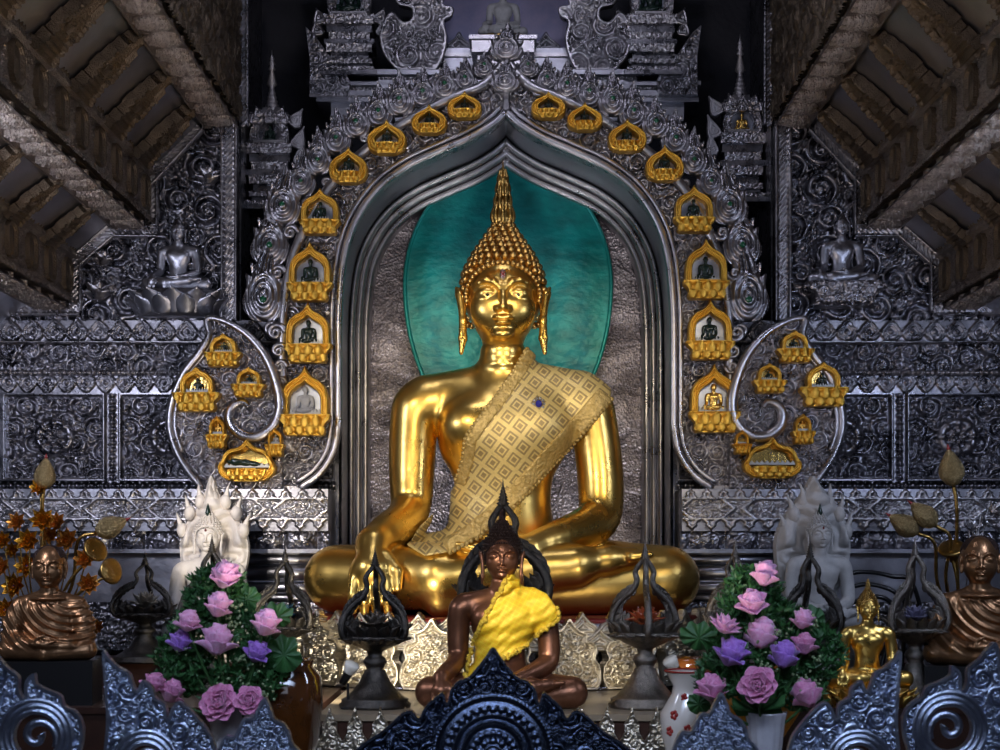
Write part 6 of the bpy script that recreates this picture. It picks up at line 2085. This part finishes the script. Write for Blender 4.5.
def greenery(name, blobs, label, seed, count):
    r_ = np.random.default_rng(seed)
    V, Q = patch(.016, .052, -.2, .3, 2, 4)
    W_ = np.array([b[3] * b[4] for b in blobs]); W_ = W_ / W_.sum()
    allV, allQ, n = [], [], 0
    for _ in range(count // 7):
        b = blobs[r_.choice(len(blobs), p=W_)]
        u = r_.normal(size=3); u /= np.linalg.norm(u); rad = r_.uniform(.55, 1.0) ** .5
        c = np.array([PX(b[0], b[2]) + u[0] * rad * b[3] * S(b[2]), b[2] + u[1] * rad * .22, PZ(b[1], b[2]) + u[2] * rad * b[4] * S(b[2])])
        for k in range(7):
            A = np.array(Matrix.Rotation(r_.uniform(0, 6.28), 3, 'Z') @ Matrix.Rotation(r_.uniform(.3, 1.5), 3, 'X') @ Matrix.Rotation(r_.uniform(0, 6.28), 3, 'Z'))
            P_ = (V * r_.uniform(.7, 1.5)) @ A.T + c
            allV.append(P_); allQ.append(Q + n); n += len(V)
    o = ob(name, mesh(name, np.vstack(allV), np.vstack(allQ)), M['leaf'])
    tag(o, label, 'foliage', None, 'stuff')


greenery('bouquet_greenery', [(220, 652, yv + .1, 58, 52), (218, 600, yv + .12, 32, 34), (180, 668, yv + .1, 26, 34), (258, 672, yv + .1, 28, 34), (222, 590, yv + .1, 22, 22)], 'fine dark green filler leaves massed in the left bouquet', 5, 9500)
greenery('bouquet_greenery', [(762, 650, yv + .1, 56, 52), (752, 602, yv + .12, 32, 36), (722, 676, yv + .1, 26, 28), (815, 655, yv + .1, 28, 32), (800, 690, yv + .1, 26, 22)], 'fine dark green filler leaves massed in the right bouquet', 6, 9500)
# tiny pale buds scattered in the greenery
for nm, cx0, cy0, sd_ in (('left', 222, 652, 1), ('right', 765, 655, 2)):
    r_ = np.random.default_rng(sd_); pts = []
    for _ in range(16):
        c = np.array([PX(cx0 + r_.uniform(-50, 58), yv - .1), yv - .13 + r_.uniform(-.04, .04), PZ(cy0 + r_.uniform(-48, 45), yv - .1)])
        for k in range(9): pts.append((*(c + r_.normal(size=3) * .028), r_.uniform(.7, 1.2)))
    o = ob('pale_filler_buds', spheres_mesh('pale_filler_buds', pts, .0105, 6, 4), M['bud_green'])
    tag(o, 'tiny pale green filler buds sprinkled through the %s bouquet' % nm, 'flower buds', None, 'stuff')


# golden artificial flowers
def star_flower(seed, n=8):
    return bloom([(n, .06, 0, .34, .62, 1.0, .15, .12), (n, .04, .03, .28, .45, .65, .15, .1), (5, .02, .06, .2, .25, .3, .2, 0)], .02, .05, seed, 0)
sf = {k: star_flower(3).me('petals') for k in ('petal_gold', 'petal_rust', 'silver_bright')}
for k in sf: sf[k].materials.append(M[k])
jew = MB().sphere((0, 0, .12), (.09, .09, .06), 10, 6).me('jewel'); jew.materials.append(M['blueglass'])
GV = (PX(46, -1.6), -1.6, 1.75)
o = MB().lathe([(.001, 0), (.12, 0), (.14, .03), (.09, .08), (.15, .30), (.17, .42), (.12, .50), (.15, .56), (.13, .56), (.001, .3)], 24).build('gold_vase', M['gold_dark'], None, GV); tag(o, 'golden vase behind the left monk statue holding golden flowers', 'vase')
GR = (PX(960, -1.6), -1.6, 1.75)
o = MB().lathe([(.001, 0), (.12, 0), (.14, .03), (.09, .08), (.15, .30), (.17, .42), (.12, .50), (.15, .56), (.13, .56), (.001, .3)], 24).build('gold_vase', M['gold_dark'], None, GR); tag(o, 'golden vase behind the right monk statue holding metal buds', 'vase')
gf = [(40, 488, 9, 0, 'just under the tall bud'), (18, 523, 10, 1, 'at the upper left edge'), (43, 521, 12, 0, 'upper centre'), (58, 523, 10, 1, 'upper right, dark'), (3, 541, 9, 0, 'cut by the left edge, upper'), (29, 542, 12, 0, 'above the monk head, left'), (69, 541, 12, 1, 'above the monk head, right'), (50, 536, 9, 1, 'directly over the monk head'),
      (3, 568, 10, 1, 'cut by the left edge, middle'), (28, 567, 12, 2, 'bright with blue jewel, left of the monk head'), (16, 587, 13, 2, 'bright with blue jewel, above the monk shoulder'), (7, 611, 12, 2, 'bright with blue jewel, lowest on the left'), (86, 560, 11, 1, 'right of the monk head'), (89, 585, 11, 1, 'right of the monk shoulder'), (98, 628, 8, 1, 'lowest, right of the monk arm'), (13, 551, 8, 0, 'small one near the left edge')]
for i, (px, py, r, k, wd) in enumerate(gf):
    y = -1.75 - .12 * (i % 3); root = (GV[0], GV[1], GV[2] + .5)
    o = thing('golden_flower', (PX(px, y), y, PZ(py, y)), 'golden foil flower behind the left monk, %s' % wd, 'flower', 'golden foil flowers')
    m_ = 'petal_rust' if k == 1 else 'petal_gold'
    p = ob('petals', sf[m_], None, o, None, (math.radians(75), 0, random.uniform(-.3, .3)), r * S(y) / .55)
    if k == 2: ob('jewel', jew, None, p)
    base = Vector(root) - o.location
    MB().tube(catmull([(0, .02, 0), (base.x * .3, .03, base.z * .5), tuple(base)], 5), .007, 6).build('stem', M['gold_dark'], o)


def metal_bud(px, py, L, tilt, y, root, label, m='mesh_bud', w=.34):
    o = thing('lotus_bud', (PX(px, y), y, PZ(py, y)), label, 'flower bud', 'metal lotus buds')
    prof = [(.001, 0), (.5 * w, .04), (.95 * w, .25), (w, .42), (.80 * w, .62), (.42 * w, .84), (.12 * w, .97)]
    b = MB().lathe([(r_ * L * S(y), (z - .5) * L * S(y)) for r_, z in prof], 16)
    p = b.build('bud', M[m], o, None, (0, math.radians(tilt), 0))
    MB().lathe([(.13 * w * L * S(y), .44 * L * S(y)), (.16 * w * L * S(y), .47 * L * S(y)), (.001, .62 * L * S(y))], 10).build('red_tip', M['redtip'], p)
    b = MB()
    for i in range(5):
        V, Q = patch(.9 * w * L * S(y), .55 * L * S(y), -.3, -.1, 4, 5); V, Q = thick(V, Q, .006)
        b.add(turn(V, .22, 2 * math.pi * i / 5, .3 * w * L * S(y), -.5 * L * S(y)), Q)
    b.build('outer_petals', M['petal_gold'] if px < 500 else M['mesh_bud'], p)
    R = Matrix.Rotation(math.radians(tilt), 3, 'Y') @ Vector((0, 0, -.5 * L * S(y)))
    base = Vector(root) - o.location
    MB().tube(catmull([tuple(R), tuple(R * 2.2), (base.x * .6, base.y * .5, base.z * .55), tuple(base)], 6), .016, 8).build('stem', M['gold_dark'], o)


rL = (GV[0], GV[1], GV[2] + .5); rR = (GR[0], GR[1], GR[2] + .5)
metal_bud(45, 473, 32, 4, -1.75, rL, 'tall upright golden lotus bud with red tip above the left golden flowers')
metal_bud(112, 526, 34, 66, -1.75, rL, 'golden lotus bud leaning right with red tip, left side of the altar')
metal_bud(951, 467, 38, -8, -1.75, rR, 'tall upright mesh lotus bud with red tip, right side of the altar')
metal_bud(903, 524, 34, -58, -1.75, rR, 'mesh lotus bud leaning left, outer one of the leaning pair')
metal_bud(923, 514, 34, -48, -1.8, rR, 'mesh lotus bud leaning left, inner one of the leaning pair')
for px, py, tl, root, lab in ((92, 552, 60, rL, 'golden lotus pod right of the left monk head'), (107, 572, 80, rL, 'golden lotus pod seen edge-on, lower right of the left golden flowers'), (952, 553, -20, rR, 'round dark gold lotus pod left of the right monk head')):
    o = thing('lotus_pod', (PX(px, -1.7), -1.7, PZ(py, -1.7)), lab, 'flower')
    MB().lathe([(.001, -.10), (.03, -.09), (.06, -.03), (.11, .04), (.12, .06), (.10, .07), (.001, .06)], 20).build('pod', M['gold_dark'], o, None, (.6, math.radians(tl), 0))
    base = Vector(root) - o.location
    MB().tube(catmull([(0, 0, -.03), (base.x * .5, 0, base.z * .4), tuple(base)], 6), .014, 8).build('stem', M['gold_dark'], o)
for i, (px, py, wd) in enumerate(((970, 528, 'leftmost'), (983, 524, 'middle'), (992, 514, 'highest, by the picture edge'), (978, 540, 'lowest'))):
    o = thing('silver_flower', (PX(px, -1.8), -1.8, PZ(py, -1.8)), 'small silver foil flower above the right monk, %s' % wd, 'flower', 'silver foil flowers')
    ob('petals', sf['silver_bright'], None, o, None, (math.radians(60), 0, i), 8 * S(-1.8) / .55)
    base = Vector(rR) - o.location
    MB().tube(catmull([(0, .02, 0), (base.x * .1, .0, .10), (base.x * .6, .0, base.z * .4), tuple(base)], 6), .006, 6).build('stem', M['silver_bright'], o)

# ================================================================= SMALL THINGS ON THE TABLES
yj = -4.1
o = MB().lathe([(.001, 0), (.16, 0), (.17, .03), (.25, .35), (.275, .6), (.26, .78), (.20, .86), (.21, .90), (.19, .91), (.15, .86), (.001, .8)], 40).build('amber_jar', M['amber'], None, (PX(285, yj), yj, 1.3)); tag(o, 'glossy brown glazed jar right of the left flower vase', 'jar')
pv = thing('porcelain_vase', (PX(688, -3.78 - .15), -3.93, 1.3), 'white porcelain vase painted with red flowers left of the right bouquet', 'vase')
MB().lathe([(.001, 0), (.11, 0), (.12, .05), (.20, .35), (.205, .50), (.12, .64), (.11, .70), (.165, .80), (.172, .81), (.14, .79), (.001, .6)], 40).build('body', M['porcelain'], pv)
MB().tube(np.stack([.170 * np.cos(np.linspace(0, 2 * np.pi, 40)[:-1]), .170 * np.sin(np.linspace(0, 2 * np.pi, 40)[:-1]), np.full(39, .808)], 1), .007, 6, closed=True).build('red_rim', M['redtip'], pv)
rb = MB()
for a0, z0 in ((-1.9, .62), (-2.2, .50), (-1.7, .40), (-1.3, .55), (-2.4, .38), (-1.5, .30)):
    R_ = np.interp(z0, [.05, .35, .50, .64], [.12, .20, .205, .12])
    for k in range(5):
        t = k * 1.256; a = a0 + .09 * math.cos(t); z = z0 + .022 * math.sin(t)
        rb.sphere((R_ * math.cos(a), R_ * math.sin(a), z), (.016, .010, .016), 8, 5)
rb.build('painted_flowers', M['redtip'], pv)
for px, py, y, lab, nm, tl in ((348, 673, -3.2, 'small spotlight with white bulb at the left foot of the throne', 'L', .5), (675, 668, -3.3, 'small spotlight with white bulb beside the right grey lamp', 'R', -.6)):
    o = thing('spotlight', (PX(px, y), y, T1 if px < 690 else T1), lab, 'lamp')
    zl = PZ(py, y) - T1
    MB().lathe([(.001, 0), (.06, 0), (.06, .015), (.012, .02), (.010, zl - .08), (.001, zl - .08)], 16).build('stand', M['black'], o)
    h = MB().lathe([(.001, -.11), (.03, -.10), (.035, -.03), (.045, .02)], 16).build('lamp_holder', M['gold_dark'] if px > 500 else M['black'], o, (0, 0, zl), (.3, tl, 0))
    MB().lathe([(.040, .0), (.055, .05), (.062, .08), (.05, .095), (.001, .10)], 20).build('bulb', M['bulb'], h)
# orange marigold garland stand right of the fluted vase
o = thing('gilded_bowl', (PX(762, -4.0), -4.0, 1.3), 'orange gilded offering bowl partly hidden behind the right vase', 'bowl')
MB().lathe([(.001, 0), (.16, 0), (.18, .04), (.10, .10), (.11, .26), (.24, .46), (.30, .56), (.31, .60), (.30, .62), (.31, .66), (.28, .66), (.001, .5)], 40).build('bowl', M['orange'], o)
pts = []
for k in range(220):
    a = rng.uniform(0, 6.28); z = rng.uniform(0, 1); R_ = .15 * math.sqrt(1 - z * z) + .04
    pts.append((R_ * math.cos(a), R_ * math.sin(a), .66 + .2 * z, rng.uniform(.8, 1.2)))
g2 = ob('marigold_heap', spheres_mesh('marigold_heap', pts, .022, 6, 5), M['orange'], o, (.10, 0, 0)); g2['kind'] = 'stuff'
o = thing('glass_bowl', (PX(690, -2.6), -2.6, T1), 'dark amber glass bowl behind the right spotlight', 'bowl')
MB().lathe([(.001, 0), (.09, 0), (.03, .05), (.03, .12), (.16, .20), (.19, .30), (.17, .36), (.16, .36), (.001, .22)], 32).build('bowl', M['amber'], o)

# ================================================================= THE CUT SILVER RAILING IN FRONT
yF = -6.0
sF = S(yF)
def cut(name, px_pts, label, seed, mat_='bluelit_silver', radii=(.075, .055, .040, .028, .020), ring=None, sharp=False, hole=None, symm=False, curls=()):
    p = np.array(px_pts, float)
    c = np.array([((a - p[:, 0].mean()) * sF, (800 - b_) * sF) for a, b_ in p])
    ox = p[:, 0].mean()
    c = catmull(c, 4, True)
    loops = [c]
    if hole is not None:
        hx, hy, hr = hole; t = np.linspace(0, 2 * math.pi, 48, endpoint=False)
        loops.append(np.stack([(hx - ox) * sF + hr * sF * np.cos(t), (800 - hy) * sF + hr * sF * np.sin(t)], 1))
    lo, hi = c.min(0), c.max(0)
    C = pack(lo[0], hi[0], lo[1], hi[1], radii, seed, symm)
    def hf(x, z, d):
        h = np.where(d < .021, .024, np.where(d < .026, .0, -.006 + .045 * scrolls(x, z, C)))
        if ring:
            cx, cz = (ring[0] - ox) * sF, (800 - ring[1]) * sF; rr = np.hypot(x - cx, z - cz) / sF; an = np.arctan2(z - cz, x - cx)
            R_ = .0
            m = rr < ring[2]
            hh = .010 + .012 * np.abs(np.sin(rr / 9.0 * math.pi))
            for k, (rad, nb, br_) in enumerate(((ring[2] - 3, 90, 1.3), (ring[2] - 16, 34, 4.2), (ring[2] - 28, 70, 1.4), (ring[2] - 40, 22, 4.0), (ring[2] - 52, 40, 1.3), (14, 10, 4))):
                a2 = (an / (2 * math.pi) * nb); a2 = (a2 - np.floor(a2) - .5) * 2 * math.pi / nb * rad
                hh = np.maximum(hh, .010 + .026 * np.sqrt(np.clip(1 - (a2 ** 2 + (rr - rad) ** 2) / br_ ** 2, 0, 1)))
            h = np.where(m & (d > .026), hh, h)
        if hole is not None:
            hx, hy, hr = hole; cx, cz = (hx - ox) * sF, (800 - hy) * sF; rr = np.hypot(x - cx, z - cz) / sF
            m = rr < hr + 17
            h = np.where(m & (d > .012), .012 + .016 * np.abs(np.sin((rr - hr) / 5.6 * math.pi)) ** .7, h)
        return h
    r = thing(name, (PX(ox, yF), yF, PZ(800, yF)), label, 'ornament', 'cut silver ornaments along the front')
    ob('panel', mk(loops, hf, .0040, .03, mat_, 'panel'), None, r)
    if hole is not None:
        hx, hy, hr = hole; sg = curls[0] if curls else 1
        t = np.linspace(0, 2.3 * math.pi, 60); rr = hr * sF * .98 * np.exp(-t * .22)
        cx, cz = (hx - ox) * sF, (800 - hy) * sF
        MB().tube(np.stack([cx + sg * rr * np.cos(t + 2.6), np.full(60, .0), cz - rr * np.sin(t + 2.6)], 1), np.interp(np.linspace(0, 1, 60), [0, .5, .9, 1], [.022, .026, .020, .034]), 10).build('curl', M[mat_], r)
    return r


cR = [(493, 647), (501, 657), (508, 666), (518, 677), (528, 681), (536, 690), (539, 703), (543, 692), (552, 698), (562, 708), (567, 718), (574, 710), (584, 713), (594, 722), (606, 732), (620, 741), (632, 752), (638, 768), (630, 800)]
cC = cR + [(986 - a, b_) for a, b_ in cR[::-1][:-1]]
cut('lotus_medallion', cC, 'large dark blue-lit lotus medallion at the bottom centre before the bronze Buddha', 91, 'bluelit_dim', ring=(493, 755, 62), symm=True, radii=(.085, .065, .048, .034, .024))
Bp = [(901, 651), (893, 659), (884, 667), (874, 673), (870, 684), (866, 690), (861, 680), (851, 687), (848, 697), (838, 704), (836, 718), (832, 708), (825, 701), (814, 708), (805, 718), (797, 728), (790, 740), (787, 760), (792, 800), (900, 800), (900, 760), (897, 722), (899, 685)]
cut('pointed_wing', Bp, 'right pointed blue-lit silver wing with a straight outer edge, beside the small golden Buddha', 92, hole=(858, 762, 17), curls=(1,))
cut('pointed_wing', [(1004 - a, b_) for a, b_ in Bp][::-1], 'left pointed blue-lit silver wing with a straight outer edge, below the black monk box', 93, hole=(146, 762, 17), curls=(-1,))
Ap = [(1075, 800), (916, 800), (910, 760), (903, 735), (903, 715), (910, 703), (921, 697), (925, 687), (938, 681), (949, 675), (951, 665), (960, 673), (961, 690), (966, 682), (967, 668), (978, 659), (987, 648), (995, 642), (999, 656), (1000, 672), (1008, 690), (1040, 690), (1075, 690)]
cut('scroll_wing_ornament', Ap, 'blue-lit silver scroll ornament with an open curl at the right edge', 94, hole=(949, 728, 22), curls=(1,))
cut('scroll_wing_ornament', [(986 - a, b_ + (8 if b_ < 790 else 0)) for a, b_ in Ap][::-1], 'blue-lit silver scroll ornament with an open curl at the left edge', 95, hole=(37, 736, 22), curls=(-1,))
Cp_ = [(721, 692), (727, 702), (731, 713), (740, 718), (746, 727), (749, 738), (758, 748), (764, 765), (760, 800), (676, 800), (668, 765), (674, 745), (681, 731), (690, 731), (695, 722), (700, 713), (709, 712), (714, 702)]
cut('small_flame_ornament', Cp_, 'small blue-lit silver flame ornament below the right bouquet', 96, radii=(.04, .03, .022, .015))
cut('small_flame_ornament', [(a - 456, b_ + 5) for a, b_ in Cp_] , 'small blue-lit silver flame ornament below the left bouquet', 97, radii=(.04, .03, .022, .015))
fr = MB().box(-3.6, 3.6, yF - .05, yF + .12, 1.2, PZ(799, yF)).box(-3.6, 3.6, yF - .02, yF + .09, 0, 1.2).build('front_parapet', M['wood'], smooth=False)
tag(fr, 'low dark parapet below the picture carrying the cut silver ornaments', 'parapet')

# black cables heaped behind the right lamp
for i, (pts, wd) in enumerate((([(838, 578), (862, 572), (890, 576), (915, 590), (935, 612)], 'uppermost'), ([(842, 590), (866, 584), (892, 592), (905, 612), (898, 640)], 'second'), ([(846, 604), (872, 596), (890, 606), (888, 630), (872, 648)], 'third'), ([(850, 620), (876, 610), (900, 622), (920, 640), (938, 655)], 'lowest'))):
    p = [(PX(a, -1.95), -1.95 - .05 * i + .05 * math.sin(k * 2 + i), PZ(b_, -1.95)) for k, (a, b_) in enumerate(pts)]
    p[-1] = (p[-1][0], p[-1][1], T1 + .02)
    o = MB().tube(catmull(p, 8), .020, 8).build('cable', M['black']); tag(o, 'black cable looping behind the silvery lamp on the right, %s' % wd, 'cable', 'black cables on the right')
